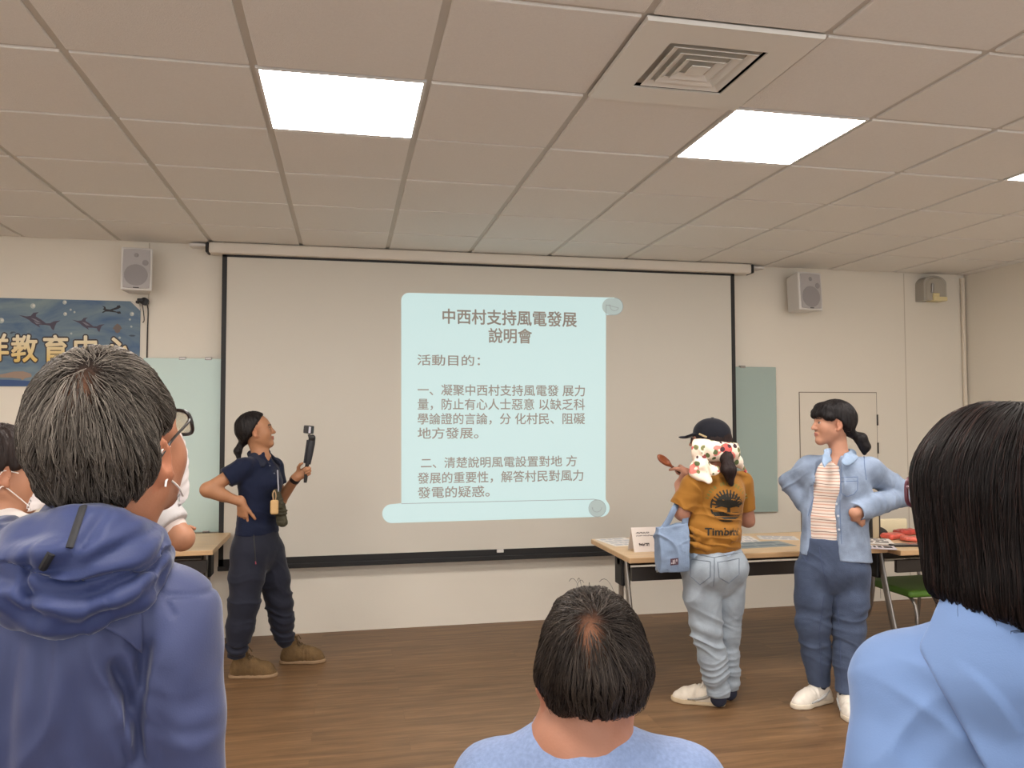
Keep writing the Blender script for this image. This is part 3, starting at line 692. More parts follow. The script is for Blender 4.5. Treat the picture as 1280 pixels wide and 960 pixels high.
for (x, y, r) in ((281, 152, 22), (15, 275, 24), (598, 184, 9), (630, 204, 9), (552, 220, 16), (1114, 220, 18), (1096, 266, 9), (1108, 326, 9), (603, 384, 9), (548, 122, 18), (1010, 420, 10), (92, 470, 7)):
    bub.append([(x + r * math.cos(i * math.pi / 8), y + r * math.sin(i * math.pi / 8)) for i in range(16)])
for q in bub: ink('printed_bubble', [Z(q)], mat('printed_bubble', (168, 176, 174), .6))
for q in bub:
    if abs(q[0][0] - q[8][0]) > 30: ink('bubble_glint', [Z([(p[0] * .5 + q[0][0] * .5 - 4, p[1] * .5 + q[0][1] * .5 - 3) for p in q])], mat('printed_glint', (206, 208, 200), .6), .0014)
def gold():
    m = mat('printed_gold', (230, 214, 150), .55); nt = m.node_tree; b_ = nt.nodes['Principled BSDF']; N = nt.nodes.new; L = nt.links.new
    tc = N('ShaderNodeTexCoord'); sp = N('ShaderNodeSeparateXYZ'); L(tc.outputs['Object'], sp.inputs[0]); mr = N('ShaderNodeMapRange'); mr.inputs[1].default_value = .17; mr.inputs[2].default_value = .38; L(sp.outputs['Z'], mr.inputs[0])
    cr = N('ShaderNodeValToRGB'); e = cr.color_ramp.elements; e[0].color = (*lin((222, 188, 104)), 1); e[1].color = (*lin((232, 226, 206)), 1); L(mr.outputs[0], cr.inputs[0]); L(cr.outputs[0], b_.inputs['Base Color']); return m
M_gold = gold()
for ch, u, v in (('洋', -4.5, 434.5), ('教', 31, 436), ('育', 70, 436.5), ('中', 107.5, 437), ('心', 146, 438)):
    for bd, l, m, nm in ((.075, .0014, mat('printed_outline', (58, 50, 52), .6), 'letter_outline'), (.026, .0026, M_gold, 'letter')):
        vv, ff = text_geo(ch); vv, ff = embolden(vv, ff, bd)
        mesh_obj(nm, [bp(u + (a[0] - 0.5) * 33.5, v - (a[1] - 0.37) * 33.5 * 1.06, l + a[2]) for a in vv], ff, m, t)
# ------------------------------------------------------------------ tables, chair and the things on them
def wood_mat(name, c, scale=(1.2, 14, 14)):
    m = mat(name, c, .4, var=.10, vscale=3.0, stretch=scale); return m
M_wood = wood_mat('maple_laminate', (214, 184, 146)); M_edge = wood_mat('maple_edge_band', (196, 160, 118))
def conference_table(x0, x1, y0, y1, label, h=0.74, legs=(1, 1), shelf=True):
    t = thing('conference_table', ((x0 + x1) / 2, (y0 + y1) / 2, 0), label, 'table', 'folding conference tables')
    mb = MB(); mb.mat(1).box((x0, y0, h - .03), (x1, y1, h - .001), bev=.004); mb.mat(0).box((x0 + .004, y0 + .004, h - .004), (x1 - .004, y1 - .004, h))
    mb.build('tabletop', [M_wood, M_edge], t)
    ym = (y0 + y1) / 2
    MB().box((x0 + .06, ym - .03, h - .105), (x1 - .06, ym + .03, h - .03), bev=.006).build('beam', M_dark, t)
    MB().box((x0 + .05, y0 + .10, h - .15), (x1 - .05, y0 + .125, h - .075), bev=.003).build('rail', M_dark, t)
    if shelf:
        mb = MB()
        for k in range(5): mb.tube([(x0 + .1, ym + .02 + k * .055, h - .13), (x1 - .1, ym + .02 + k * .055, h - .13)], .005, 6)
        for k in range(7): xx = x0 + .12 + (x1 - x0 - .24) * k / 6; mb.tube([(xx, ym + .01, h - .125), (xx, ym + .25, h - .125)], .004, 6)
        mb.build('wire_shelf', M_chrome, t)
    for x, s in ((x0 + .09, 1), (x1 - .09, -1)):
        MB().box((x - .03, ym - .05, h - .22), (x + .03, ym + .07, h - .03), bev=.008).build('hinge_block', M_black, t)
        for nm, pts in (('front_leg', [(x, ym - .03, h - .04), (x, ym - .10, h - .3), (x, ym - .20, .13), (x, y0 + .06, .075)]),
                        ('rear_leg', [(x, ym + .05, h - .04), (x, ym + .04, h - .28), (x, ym + .09, h - .46), (x, ym + .20, h - .56), (x, y1 - .02, .075)])):
            MB().tube(smooth_path(pts, 8), .024, 12, flat=.6, up=(1, 0, 0)).build(nm, M_chrome, t, smooth=True)
        for yy in (y0 + .06, y1 - .02):
            cs = MB().tube([(x, yy, .085), (x, yy, .045)], .014).build('caster_fork', M_dark, t)
            MB().lathe((x - .014, yy, .028), [(.012, 0), (.028, .003), (.028, .025), (.012, .028)], (1, 0, 0), 18).build('caster_wheel', M_black, cs)
    return t
HT = .74
conference_table(2.46, 4.085, 1.385, 2.09, 'maple conference table behind the woman in the mustard shirt', shelf=False)
conference_table(4.105, 5.75, 1.30, 2.0, 'maple conference table at the right, behind the bobbed woman', h=.735)
conference_table(-1.65, .155, 2.17, 2.90, 'maple conference table left of the woman in navy')
# boxes lying on the shelf of the left table
for k, (x, w_, d, hh, c, lb) in enumerate(((-.13, .10, .08, .05, (152, 140, 128), 'small grey box on the shelf of the left table, farthest left of three'), (.0, .07, .07, .055, (190, 176, 158), 'pale carton on the shelf of the left table, middle of three'), (-.30, .12, .09, .04, (120, 110, 104), 'dark grey box on the shelf under the left table'))):
    z0 = HT - .121
    o = MB().box((x - w_ / 2, 2.60, z0), (x + w_ / 2, 2.60 + d, z0 + hh), bev=.004).build('small_box', mat('box_%d_card' % c[0], c, .6), loc=(x, 2.6, z0))
    tag(o, ('pale carton nearest the table end on the shelf under the left table' if k == 1 else 'small grey box beside the pale carton under the left table' if k == 0 else 'dark grey box farthest from the table end under the left table'), 'box', 'boxes on the table shelf')
# papers
M_paper = mat('paper', (226, 220, 214), .7); M_print = mat('grey_print', (188, 186, 190), .7); M_ink2 = mat('text_ink', (88, 80, 78), .7)
def sheet(name, u, v, w_, d, rot, label, cat, m=M_paper, th=.002, marks=3, mm=M_print, lift=0, group=None, z=HT):
    c = PZ(u, v, z); R = rotz(rot); t = thing(name, (c[0], c[1], z + lift), label, cat, group)
    mb = MB().box((-w_ / 2, -d / 2, 0), (w_ / 2, d / 2, th)); mb.v = [tuple(R @ V(*q) + V(c[0], c[1], z + lift)) for q in mb.v]
    mb.build('page', m, t)
    if marks:
        mb = MB(); r = random.Random(int(u * 7 + v))
        for k in range(marks):
            y_ = -d / 2 + d * (k + .6) / (marks + .2); x_ = -w_ * .40; 
            while x_ < w_ * .36:
                l = r.uniform(.03, .16) * w_ * 2; l = min(l, w_ * .42 - x_); mb.box((x_, y_ - d * .14 / marks * 2, th), (x_ + l, y_ + d * .14 / marks * 2, th + .0006)); x_ += l + w_ * .05
        mb.v = [tuple(R @ V(*q) + V(c[0], c[1], z + lift)) for q in mb.v]; mb.build('print', mm, t)
    return t
sheet('paper_sheet', 775, 677.5, .21, .29, .12, 'printed white sheet lying at the left end of the long table', 'paper', marks=4)
sheet('paper_sheet', 925, 674, .20, .25, -.2, 'white sheet on the table just right of the mustard shirt, beyond the grey leaflet', 'paper', marks=3)
sheet('leaflet', 948, 681, .40, .20, .05, 'grey blue leaflet on the table between the two standing women', 'leaflet', mat('leaflet_grey', (140, 148, 150), .45), marks=2, mm=mat('leaflet_print', (112, 124, 132), .5))
sheet('leaflet', 972, 672.5, .24, .16, -.35, 'white leaflet near the back edge beside the denim shirt', 'leaflet', mat('leaflet_white', (214, 210, 206), .4), marks=3)
sheet('magazine', 1086, 677, .26, .20, -.5, 'white magazine with dark printing beside the hand on the hip', 'magazine', M_paper, .008, 4, M_ink2)
sheet('magazine', 1094, 684.5, .22, .11, -.5, 'thin white magazine with a dark cover strip at the table edge', 'magazine', mat('paper_violet', (222, 214, 222), .5), .006, 1, M_black)
def placard():
    c = PZ(806, 690, HT); w_, h_ = .25, .135; x0 = P(793, 690, c[1])[0]
    t = thing('name_placard', (x0 + w_ / 2, c[1] + .04, HT), 'white folded tent card with small dark lettering on the table', 'name card')
    th = .003; L = [(0, HT), (.055, HT + h_), (.11, HT)]; mb = MB()
    pr = [(0, HT), (.055, HT + h_), (.11, HT), (.106, HT), (.055, HT + h_ - .008), (.004, HT)]
    mb.prism(pr, lambda p: V(x0, c[1] + p[0], p[1]), lambda p: V(x0 + w_, c[1] + p[0], p[1])); mb.build('card', mat('card_white', (226, 216, 208), .6), t)
    r = random.Random(4)
    F = lambda s, q: V(x0 + s, c[1] + .055 * q / h_ - .0012, HT + q)
    def smudge(s0, s1, q, hh, gap):
        s = s0; mb = MB()
        while s < s1:
            for k in range(2):
                l = r.uniform(.003, .006) * hh / .008; qq = q + r.uniform(-.35, .35) * hh
                if r.random() < .85: mb.add([F(s, qq - hh * .16), F(s + l, qq - hh * .16), F(s + l, qq + hh * .16), F(s, qq + hh * .16)], [[0, 1, 2, 3]])
            if r.random() < .8: mb.add([F(s + l * .4, q - hh * .5), F(s + l * .4 + hh * .16, q - hh * .5), F(s + l * .4 + hh * .16, q + hh * .5), F(s + l * .4, q + hh * .5)], [[0, 1, 2, 3]])
            s += gap
        mb.build('lettering', M_ink2, t)
    smudge(.025, .105, .105, .009, .0055); smudge(.025, .165, .089, .007, .005); smudge(.034, .098, .040, .018, .0095); smudge(.14, .20, .040, .018, .0095)
placard()
# on the second table: clear stand, red packets, black tablet, black fan
c = PZ(1094, 684, .735)
t = thing('upright_frame', (P(1094, 671, 1.75)[0], 1.75, .735), 'upright clear panel with a dark edge behind the hand on the hip', 'frame')
a, b = P(1089.5, 640, 1.75), P(1100, 672, 1.75)
MB().box((a[0] - .012, 1.74, .735), (a[0], 1.80, a[2]), bev=.002).build('dark_post', M_black, t)
MB().box((a[0], 1.755, .735), (b[0], 1.785, a[2]), bev=.003).build('panel', mat('smoky_panel', (176, 164, 136), .2, spec=.6), t)
MB().box((b[0], 1.75, .735), (b[0] + .006, 1.79, a[2]), bev=.001).build('edge_strip', M_dark, t)
def packet(u, v, w_, d, h_, rot, col, label):
    c = PZ(u, v, .735); R = rotz(rot); n = 5; vs = []; r = random.Random(int(u))
    F = Field((-w_ / 2 - .02, -d / 2 - .02, -.01), (w_ / 2 + .02, d / 2 + .02, h_ + .02), .005)
    F.box((0, 0, h_ * .5), (w_ / 2, d / 2, h_ * .5), rd=min(.012, h_ * .45)); v_, q_ = F.mesh(1); v_ = v_ + vnormals(v_, q_) * (.004 * fbm(v_ * 30, int(u), 3))[:, None]; v_[:, 2] -= v_[:, 2].min()
    o = mesh_obj('packet', v_ @ R.T + V(c[0], c[1], .735), q_, mat('packet_%d' % col[1], col, .3, var=.25, vscale=30), smooth=True, loc=(c[0], c[1], .735)); tag(o, label, 'packet', 'red packets on the right table')
packet(1116, 673.5, .13, .10, .030, .2, (206, 92, 78), 'salmon red packet under the black fan on the right table')
packet(1143, 677, .15, .09, .028, -.25, (216, 108, 92), 'pale red packet at the right of the pile, beside the dark hair')
packet(1133, 668.5, .16, .09, .034, .1, (176, 66, 58), 'dark red packet at the back of the red pile')
c = PZ(1133, 682.5, .735); R = rotz(-.18); t = thing('tablet', (c[0], c[1], .735), 'flat black tablet in front of the red packets', 'tablet')
mb = MB().box((-.10, -.04, 0), (.10, .04, .012), bev=.004); mb.v = [tuple(R @ V(*q) + V(c[0], c[1], .735)) for q in mb.v]; mb.build('body', mat('tablet_black', (24, 22, 24), .3), t)
mb = MB().box((-.09, -.034, .012), (.09, .034, .0128)); mb.v = [tuple(R @ V(*q) + V(c[0], c[1], .735)) for q in mb.v]; mb.build('glass', mat('tablet_glass', (38, 34, 40), .12), t)
c = PZ(1113, 667, .735); F = Field((-.08, -.08, -.03), (.08, .08, .09), .004); F.ell((0, 0, .032), (.055, .05, .026), rotx(.25) @ roty(.2)); v_, q_ = F.mesh(1); v_[:, 2] -= v_[:, 2].min()
c = PZ(1112, 672, .735); o = mesh_obj('black_pouch', v_ + V(c[0] + .0, c[1] + .10, .735), q_, mat('pouch_black', (34, 32, 30), .5), smooth=True, loc=(c[0], c[1] + .1, .735)); tag(o, 'rounded black pouch behind the red packets on the right table', 'pouch')
# chair with green seat behind the right table
def chair():
    cx, cy = 4.54, 1.66; t = thing('stacking_chair', (cx, cy, 0), 'chair with green seat and cream backrest pushed under the right table', 'chair')
    F = Field((cx - .34, cy - .3, .36), (cx + .34, cy + .3, .52), .008); F.box((cx, cy, .44), (.27, .22, .022), rd=.018); F.ell((cx, cy - .02, .52), (.3, .24, .06), k=.03, op='sub')
    field_obj('seat', F, mat('seat_green', (82, 122, 42), .6, bump=.05, bscale=200), t)
    F = Field((cx - .3, cy + .2, .5), (cx + .3, cy + .6, .95), .008); F.box((cx, cy + .42, .705), (.23, .014, .105), R=rotx(-.10), rd=.013)
    field_obj('backrest', F, mat('back_cream', (222, 210, 178), .5), t)
    for x in (-1, 1):
        MB().tube(smooth_path([(cx + x * .23, cy - .2, .012), (cx + x * .22, cy - .18, .40), (cx + x * .22, cy + .29, .425)]), .011, 10).build('front_leg', M_chrome, t, smooth=True)
        MB().tube(smooth_path([(cx + x * .23, cy + .36, .012), (cx + x * .22, cy + .30, .42), (cx + x * .21, cy + .40, .62), (cx + x * .21, cy + .425, .70)]), .011, 10).build('rear_leg', M_chrome, t, smooth=True)
chair()
# ------------------------------------------------------------------ people: shared pieces
M_skin = mat('skin', (200, 150, 120), .5, bump=.05, bscale=220, attr='tint', spec=.35)
M_hair = mat('black_hair', (24, 20, 19), .5, attr='tint', bump=.6, bscale=60, spec=.2, var=.15, vscale=60, stretch=(1, 1, .18))
M_strand = mat('hair_strands', (24, 20, 19), .42, attr='tint', spec=.3)
def denim(name, c, var=.18):
    return mat(name, c, .8, bump=.25, bscale=260, var=var, vscale=9, sheen=.1, spec=.2)
def cloth(name, c, var=.03, bump=.12, bscale=350, rough=.8, sheen=.15): return mat(name, c, rough, bump=bump, bscale=bscale, var=var, vscale=14, sheen=sheen, spec=.2)
def torso(F, pel, wai, che, shl, shr, rp, rw, rc, flat, front, rs=.052, k=.045):
    F.cone(pel, wai, rp, rw, k, flat, front); F.cone(wai, che, rw, rc, k, flat, front)
    mid = (np.asarray(shl) + shr) / 2; F.cone(shl, shr, rs, rs, .06); F.cone(che, mid, rc * .9, rs * 1.3, .05, flat, front)
def person(loc, label): return thing('person', loc, label, 'person')
def shoe(parent, heel, toe_dir, L, style, name='shoe', label=None):
    """heel: point on the floor under the heel; toe_dir: horizontal direction of the toes"""
    h = np.array([heel[0], heel[1], 0.0]); f = nrm([toe_dir[0], toe_dir[1], 0]); l = np.cross(V(0, 0, 1), f); Q = lambda a, b, c: h + f * a * L / .26 + l * b + V(0, 0, c)
    lo = np.minimum(Q(-.06, 0, 0), Q(.30, 0, 0)) - .08; hi = np.maximum(Q(-.06, 0, 0), Q(.30, 0, 0)) + .08; lo[2] = -.02; hi[2] = .22
    boot = style['boot']; sh = style.get('sole_h', .026)
    F = Field(lo, hi, .0045)
    F.chain([Q(.005, 0, .03), Q(.10, 0, .03), Q(.19, 0, .027), Q(.228, 0, .022)], [.034, .034, .041, .033], .02)
    F.cone(Q(.02, 0, .05), Q(.13, 0, .055), .033, .034, .03); F.cone(Q(.05, 0, .08), Q(.18, 0, .045), .030, .026, .03)
    if boot: F.chain([Q(.02, 0, .06), Q(.10, 0, .065), Q(.20, 0, .045)], [.040, .042, .040], .02)
    top = .16 if boot else .085
    F.cone(Q(.03, 0, .05), Q(.035, 0, top), .040 if boot else .037, .044 if boot else .036, .02, capb=True)
    F.cone(Q(.036, 0, top - .03), Q(.036, 0, top + .02), .028, .030, .004, op='sub')
    F.cut((0, 0, sh * .7), (0, 0, -1))
    up, v, q = field_obj('upper', F, style['upper'], None, folds([(Q(.13, 0, .06), .08, f, 45, .0025)], .0012, 40, 3)); 
    root = parent; g = bpy.data.objects.new(name, up.data); COL.objects.link(g); bpy.data.objects.remove(up)
    g.parent = root; off = origin_of(root); me = g.data; co = np.zeros(len(me.vertices) * 3); me.vertices.foreach_get('co', co); co = co.reshape(-1, 3) - off; me.vertices.foreach_set('co', co.ravel()); me.update()
    if label: g['label'] = label
    def child(nm, mb_or, m):
        o = mesh_obj(nm, np.array(mb_or.v), mb_or.f, m, root, smooth=True); o.parent = g; return o
    F = Field(lo, hi, .0045)
    F.chain([Q(.0, 0, sh / 2), Q(.10, 0, sh / 2), Q(.19, 0, sh / 2), Q(.232, 0, sh / 2)], [.038, .037, .046, .037], .02); F.cut((0, 0, sh), (0, 0, 1)); F.cut((0, 0, .0015), (0, 0, -1))
    v, q = F.mesh(0); o = mesh_obj('sole', v, q, style['sole'], root, smooth=False); o.parent = g
    mb = MB(); n = 6 if boot else 5
    for i in range(n):
        a = .075 + .085 * i / (n - 1) if not boot else .05 + .11 * i / (n - 1)
        z0 = (.105 - .42 * (a - .075)) if not boot else (.145 - .62 * (a - .05))
        for s in (-1, 1):
            mb.tube(smooth_path([Q(a, s * .026, z0 - .014), Q(a + .012, 0, z0 + .004), Q(a + .020, -s * .026, z0 - .020)], 4), .0036, 6)
    for s in (-1, 1): mb.tube(smooth_path([Q(.075, 0, .108 if not boot else .15), Q(.08, s * .03, .115 if not boot else .16), Q(.095, s * .04, .095 if not boot else .135)], 4), .003, 6)
    child('laces', mb, style['lace'])
    if style.get('stripe'):
        mb = MB()
        for s in (-1, 1): mb.tube(smooth_path([Q(.02, s * .037, .07), Q(.06, s * .041, .05), Q(.11, s * .043, .036), Q(.17, s * .046, .030)], 5), [.006] * 4 + [.009] * 4 + [.007] * 4 + [.005] * 4, 8)
        child('side_stripe', mb, style['stripe'])
    return g
def sock(parent, a, b, r, m):
    F = Field(np.minimum(a, b) - .08, np.maximum(a, b) + .08, .005); F.cone(a, b, r, r * .95, .01); field_obj('sock', F, m, parent)
def hair_tint(base, amp=.25, seed=1):
    b = np.array(lin(base))
    return lambda v, n: b * (1 + amp * vnoise(v * V(70, 70, 18), seed))[:, None]
def hair_cap(T, R, c, s, thick=.016, h=.0045, line=(.062, .098, -.012, -.03), nape=-.075, bangs=None, extra=None, grow_=1.0):
    """hair volume over the skull of put_head: returns the field; line = (y at top, z at top, y at ear, z at ear)"""
    lo = np.asarray(c) - .28 * s; hi = np.asarray(c) + .24 * s; F = Field(lo, hi, h)
    t = thick / s
    E = lambda p, r, k=.02, op='add', Q=None: F.ell(T(*p), np.array(r) * s, R if Q is None else R @ Q, k * s, op)
    E((0, -.016, .036), (.076 + t, .096 + t, .087 + t * .9))
    F.cone(T(0, -.055, .0), T(0, -.060, nape + .02), .058 * s + thick * .6, .046 * s + thick * .5, .03)
    for x in (-1, 1): F.cone(T(x * .045, -.03, .0), T(x * .042, -.045, nape + .03), .036 * s + thick * .4, .030 * s + thick * .4, .03)
    y0, z0, y1, z1 = line
    p0 = V(0, y0, z0); d = V(0, y0 - y1, z0 - z1); n = V(0, d[2], -d[1]); F.cut(T(*p0), R @ n, .012)
    if bangs: bangs(F, T, s)
    return F
def comb_disp(T, R, c, s, amp=.002, freq=170, seed=2):
    """fine grooves that run from the crown down and back"""
    def fn(v, n):
        q = (v - np.asarray(c)) @ R / s; th = np.arctan2(q[:, 0], -(q[:, 1] + .03)) ; el = np.arctan2(q[:, 2] - .04, np.hypot(q[:, 0], q[:, 1] + .02))
        return amp * (vnoise(np.stack([th * freq * .08, el * 2.2 + th, 0 * th], 1), seed) + .6 * vnoise(np.stack([th * freq * .2, el * 3, 0 * th + 4], 1), seed + 1))
    return fn
def glasses(parent, T, s, m, lens=None, name='glasses', w=.026, hh=.019, y=.108, z=.0, label=None, th=.0026):
    g = MB()
    for x in (-1, 1):
        pts = [T(x * .034 + w * math.copysign(abs(math.cos(a)) ** .6, math.cos(a)), y - .010 * abs(x * .034 + w * math.cos(a)) / .06, z + hh * math.copysign(abs(math.sin(a)) ** .6, math.sin(a))) for a in [2 * math.pi * i / 28 for i in range(29)]]
        g.tube(pts, th * s, 8)
        g.tube(smooth_path([T(x * .060, y - .010, z + .008), T(x * .070, y - .03, z + .008), T(x * .082, y - .09, z + .004), T(x * .080, y - .125, z - .012)], 6), min(th, .0021) * s, 8)
    g.tube(smooth_path([T(-.009, y, z + .004), T(0, y + .003, z + .007), T(.009, y, z + .004)], 5), th * s, 8)
    o = g.build(name, m, parent, smooth=True, label=label)
    if lens:
        lm = MB()
        for x in (-1, 1):
            poly = [(x * .034 + (w - .001) * math.copysign(abs(math.cos(a)) ** .6, math.cos(a)), z + (hh - .001) * math.copysign(abs(math.sin(a)) ** .6, math.sin(a))) for a in [2 * math.pi * i / 28 for i in range(28)]]
            lm.prism(poly, lambda p: T(p[0], y - .010 * abs(p[0]) / .06 - .0006, p[1]), lambda p: T(p[0], y - .010 * abs(p[0]) / .06 + .0006, p[1]))
            q = lm
        lo = lm.build('lenses', lens, parent); lo.parent = o
    return o
def face_mask(parent, T, R, c, s, m, strap, label='white surgical face mask'):
    F = Field(np.asarray(c) - .2 * s, np.asarray(c) + .2 * s, .003)
    F.cone(T(0, .067, -.028), T(0, .072, -.098), .056 * s, .047 * s, .03 * s); F.ell(T(0, .106, -.05), V(.028, .024, .034) * s, R, .03 * s)
    F.cone(T(0, .058, -.028), T(0, .062, -.1), .052 * s, .043 * s, .002, op='sub')
    F.cut(T(0, .048, 0), R @ V(0, -1, 0)); F.cut(T(0, 0, .0), R @ V(0, -.15, 1)); F.cut(T(0, .06, -.118), R @ V(0, .3, -1))
    o, v, q = field_obj('face_mask', F, m, parent, lambda v, n: .0006 * np.sin((((v - np.asarray(c)) @ R) / s)[:, 2] * 380), label=label)
    g = MB()
    for x in (-1, 1):
        for z0, z1 in ((-.012, .006), (-.098, -.038)):
            g.tube(smooth_path([T(x * .051, .062, z0), T(x * .070, .03, (z0 + z1) * .5), T(x * .083, -.006, z1), T(x * .085, -.018, (z1 - .012) * .9)], 6), .0016 * s, 6)
    so = g.build('ear_loops', strap, parent, smooth=True); so.parent = o
    return o
# ------------------------------------------------------------------ woman in the navy polo shirt
def navy_woman():
    y0 = 2.12; fr = nrm([.77, -.64, 0]); base = PZ(333, 845, 0)
    t = person(base, 'woman in navy polo shirt and dark trousers holding up a stick camera')
    hc = P(320, 539, y0); R = head_R((1, .10), .20); s = .90
    neck = P(327, 571, y0 + .01); che = P(325, 602, y0); wai = P(324, 640, y0); pel = P(321, 676, y0)
    shr, shl = P(304, 585, y0 - .10), P(342, 584, y0 + .12)
    elr, wrr = P(259, 612, y0 - .16), P(302, 628, y0 - .13); ell_, wrl = P(350, 626, y0 + .16), P(371, 596, y0 + .03)
    F = Field(P(240, 505, y0) - V(.02, .30, .05), P(396, 505, y0) + V(0.02, .36, .02), .004); F = Field(V(P(248, 600, y0)[0], y0 - .32, .02), V(P(396, 600, y0)[0], y0 + .36, hc[2] + .16), .004)
    T = put_head(F, hc, R, s, neck)
    torso(F, pel, wai, che, shl, shr, .125, .105, .12, .66, fr, .035)
    F.cone(neck, che, .046, .06, .03)
    F.chain([shr, elr], [.042, .036], .02); F.chain([elr, wrr], [.037, .025], .02); F.cone(elr + (wrr - elr) * .05, elr + (wrr - elr) * .45, .038, .034, .02)
    F.chain([shl, ell_], [.042, .036], .02); F.chain([ell_, wrl], [.036, .025], .02)
    put_hand(F, wrr, (.06, .20, -1), (.5, .8, .1), 1, [.25, .3, .35, .45], .93, thumb=(.75, .6, .15), thumb_curl=.15)
    fl = nrm([.80, -.12, .45]); nl = V(0, -1, 0); nl = nrm(nl - fl * (fl @ nl))
    put_hand(F, wrl, fl, nl, -1, [(1.0, 1.35, .8), (1.0, 1.4, .8), (1.05, 1.4, .8), (1.1, 1.4, .8)], .90, spread=.8, thumb=(.5, .75, .5), thumb_curl=.5)
    hip = [(P(311, 694, y0 - .06), P(305, 752, y0 - .10), P(296, 815, y0 - .09)), (P(336, 694, y0 + .07), P(349, 752, y0 + .09), P(356, 801, y0 + .11))]
    for a, b, c in hip: F.chain([a, b, c], [.07, .048, .034], .03)
    field_obj('body', F, M_skin, t, tint=face_tint(hc, R, s, (168, 120, 88)))
    # polo shirt
    F = Field(V(P(268, 600, y0)[0], y0 - .32, pel[2] - .05), V(P(362, 600, y0)[0], y0 + .34, neck[2] + .10), .004)
    torso(F, pel + V(0, 0, .02), wai, che, shl, shr, .148, .124, .137, .68, fr, .050)
    F.ell(che + fr * .055 + V(0, 0, -.005), (.085, .085, .06), k=.05)
    se = shr + (elr - shr) * .48; F.cone(shr, se, .055, .060, .03, capb=True); F.cone(shr + (elr - shr) * .42, se + (elr - shr) * .1, .044, .048, .005, op='sub')
    se2 = shl + (ell_ - shl) * .5; F.cone(shl, se2, .055, .060, .03, capb=True)
    F.cone(neck + V(0, 0, -.035), neck + V(0, 0, .012), .062, .054, .02); F.cone(neck + V(0, 0, -.02), neck + (hc - neck) * .6, .046, .05, .006, op='sub')
    F.cone(neck + fr * .075 + V(0, 0, -.025), neck + fr * .07 + V(0, 0, .05), .018, .035, .008, op='sub')
    F.cut(pel + V(0, 0, .045), (0, 0, -1), .006)
    sh, v, q = field_obj('polo_shirt', F, cloth('navy_pique', (22, 29, 52), .06, .2, 420), t, folds([(wai, .12, (.2, .2, 1), 26, .006), (shr, .1, (1, 0, -.3), 30, .005), (pel + V(0, 0, .08), .12, (.5, 0, 1), 22, .006), (che, .16, (.6, .3, .7), 14, .004)], .002, 16, 2))
    M = mat('navy_collar', (20, 26, 46), .8)
    F = Field(neck - .16, neck + .16, .0035); rt = np.cross(fr, V(0, 0, 1))
    for sg in (-1, 1):
        F.chain([neck + rt * sg * .03 - fr * .06 + V(0, 0, .020), neck + rt * sg * .068 + V(0, 0, .004), neck + rt * sg * .062 + fr * .072 + V(0, 0, -.035)], [.022, .026, .024], .012, flat=.36, front=nrm(rt * sg * .8 + fr * .35 + V(0, 0, .45)))
    F.cone(neck + rt * .035 - fr * .05 + V(0, 0, .022), neck - rt * .035 - fr * .05 + V(0, 0, .022), .017, .017, .01, flat=.4, front=fr)
    o, _, _ = field_obj('collar', F, M, t); o.parent = sh
    mb = MB(); pl = []
    b = bvh_of(v, q)
    for z in (-.05, -.095, -.14):
        p0 = neck + V(0, 0, z) + fr * .3 + rt * .012; hit = b.ray_cast(Vector(p0), Vector(-fr))[0]
        if hit is not None: mb.lathe(np.array(hit) - fr * .001, [(.0055, 0), (.005, .003)], fr, 10)
    if mb.v: o = mb.build('button', mat('button_grey', (120, 122, 132), .4), t); o.parent = sh
    # trousers
    F = Field(V(P(278, 700, y0)[0], y0 - .32, .10), V(P(372, 700, y0)[0], y0 + .34, pel[2] + .14), .005)
    F.cone(pel + V(0, 0, .05), pel + V(0, 0, -.05), .138, .158, .04, .74, fr)
    for (a, b_, c), rr in zip(hip, ((.100, .082, .054), (.092, .076, .052))):
        F.chain([a + V(0, 0, .02), (a + b_) / 2, b_, (b_ + c) / 2, c + V(0, 0, .012)], [rr[0], rr[0] * .94, rr[1], (rr[1] + rr[2]) / 2 + .004, rr[2]], .03)
    F.ell(pel - fr * .07 + V(0, 0, -.03), (.09, .09, .09), k=.05)
    sp = []
    for (a, b_, c) in hip: sp += [(b_, .12, (.3, 0, 1), 26, .008), (c + V(0, 0, .05), .09, (.1, 0, 1), 40, .011), (a + V(0, 0, -.08), .13, (.7, .2, .8), 18, .006)]
    tr, v, q = field_obj('trousers', F, cloth('dark_slate_twill', (34, 36, 48), .06), t, folds(sp, .002, 14, 4))
    bt = bvh_of(v, q); mb = MB(); pts = []
    for k in range(9):
        u_, v_ = 317 + .3 * k, 668 + 4.2 * k; p0 = CAM; d = P(u_, v_, y0) - CAM; hit = bt.ray_cast(Vector(p0), Vector(nrm(d)))[0]
        if hit is not None: pts.append(np.array(hit))
    mb.tube(pts, .004, 8); o = mb.build('pocket_zip', M_black, t); o.parent = tr
    if pts:
        e = pts[-1]; o = MB().tube([e, e + V(.002, -.003, -.016)], .003, 8).build('zip_pull', mat('zip_pink', (150, 60, 80), .5), t); o.parent = tr
    st = dict(boot=True, sole_h=.022, upper=mat('suede_tan', (104, 80, 48), .85, bump=.3, bscale=160, var=.22, vscale=26), sole=mat('sole_beige', (150, 122, 92), .7), lace=mat('lace_brown', (92, 72, 48), .8))
    h1 = PZ(286, 849, 0) + V(.03, .03, 0); h2 = PZ(350, 831, 0) + V(.03, .03, 0)
    shoe(t, h1, (1, -.13), .235, st, 'boot'); shoe(t, h2, (1, -.10), .235, st, 'boot')
    # hair
    def pony(F, T, s):
        F.ell(T(0, -.045, .03), V(.078, .075, .082) * s, R, .02)
        F.chain([T(0, -.075, -.045), T(0, -.115, -.075), T(.01, -.135, -.105), T(.025, -.14, -.175)], [.026, .016, .022, .008], .012)
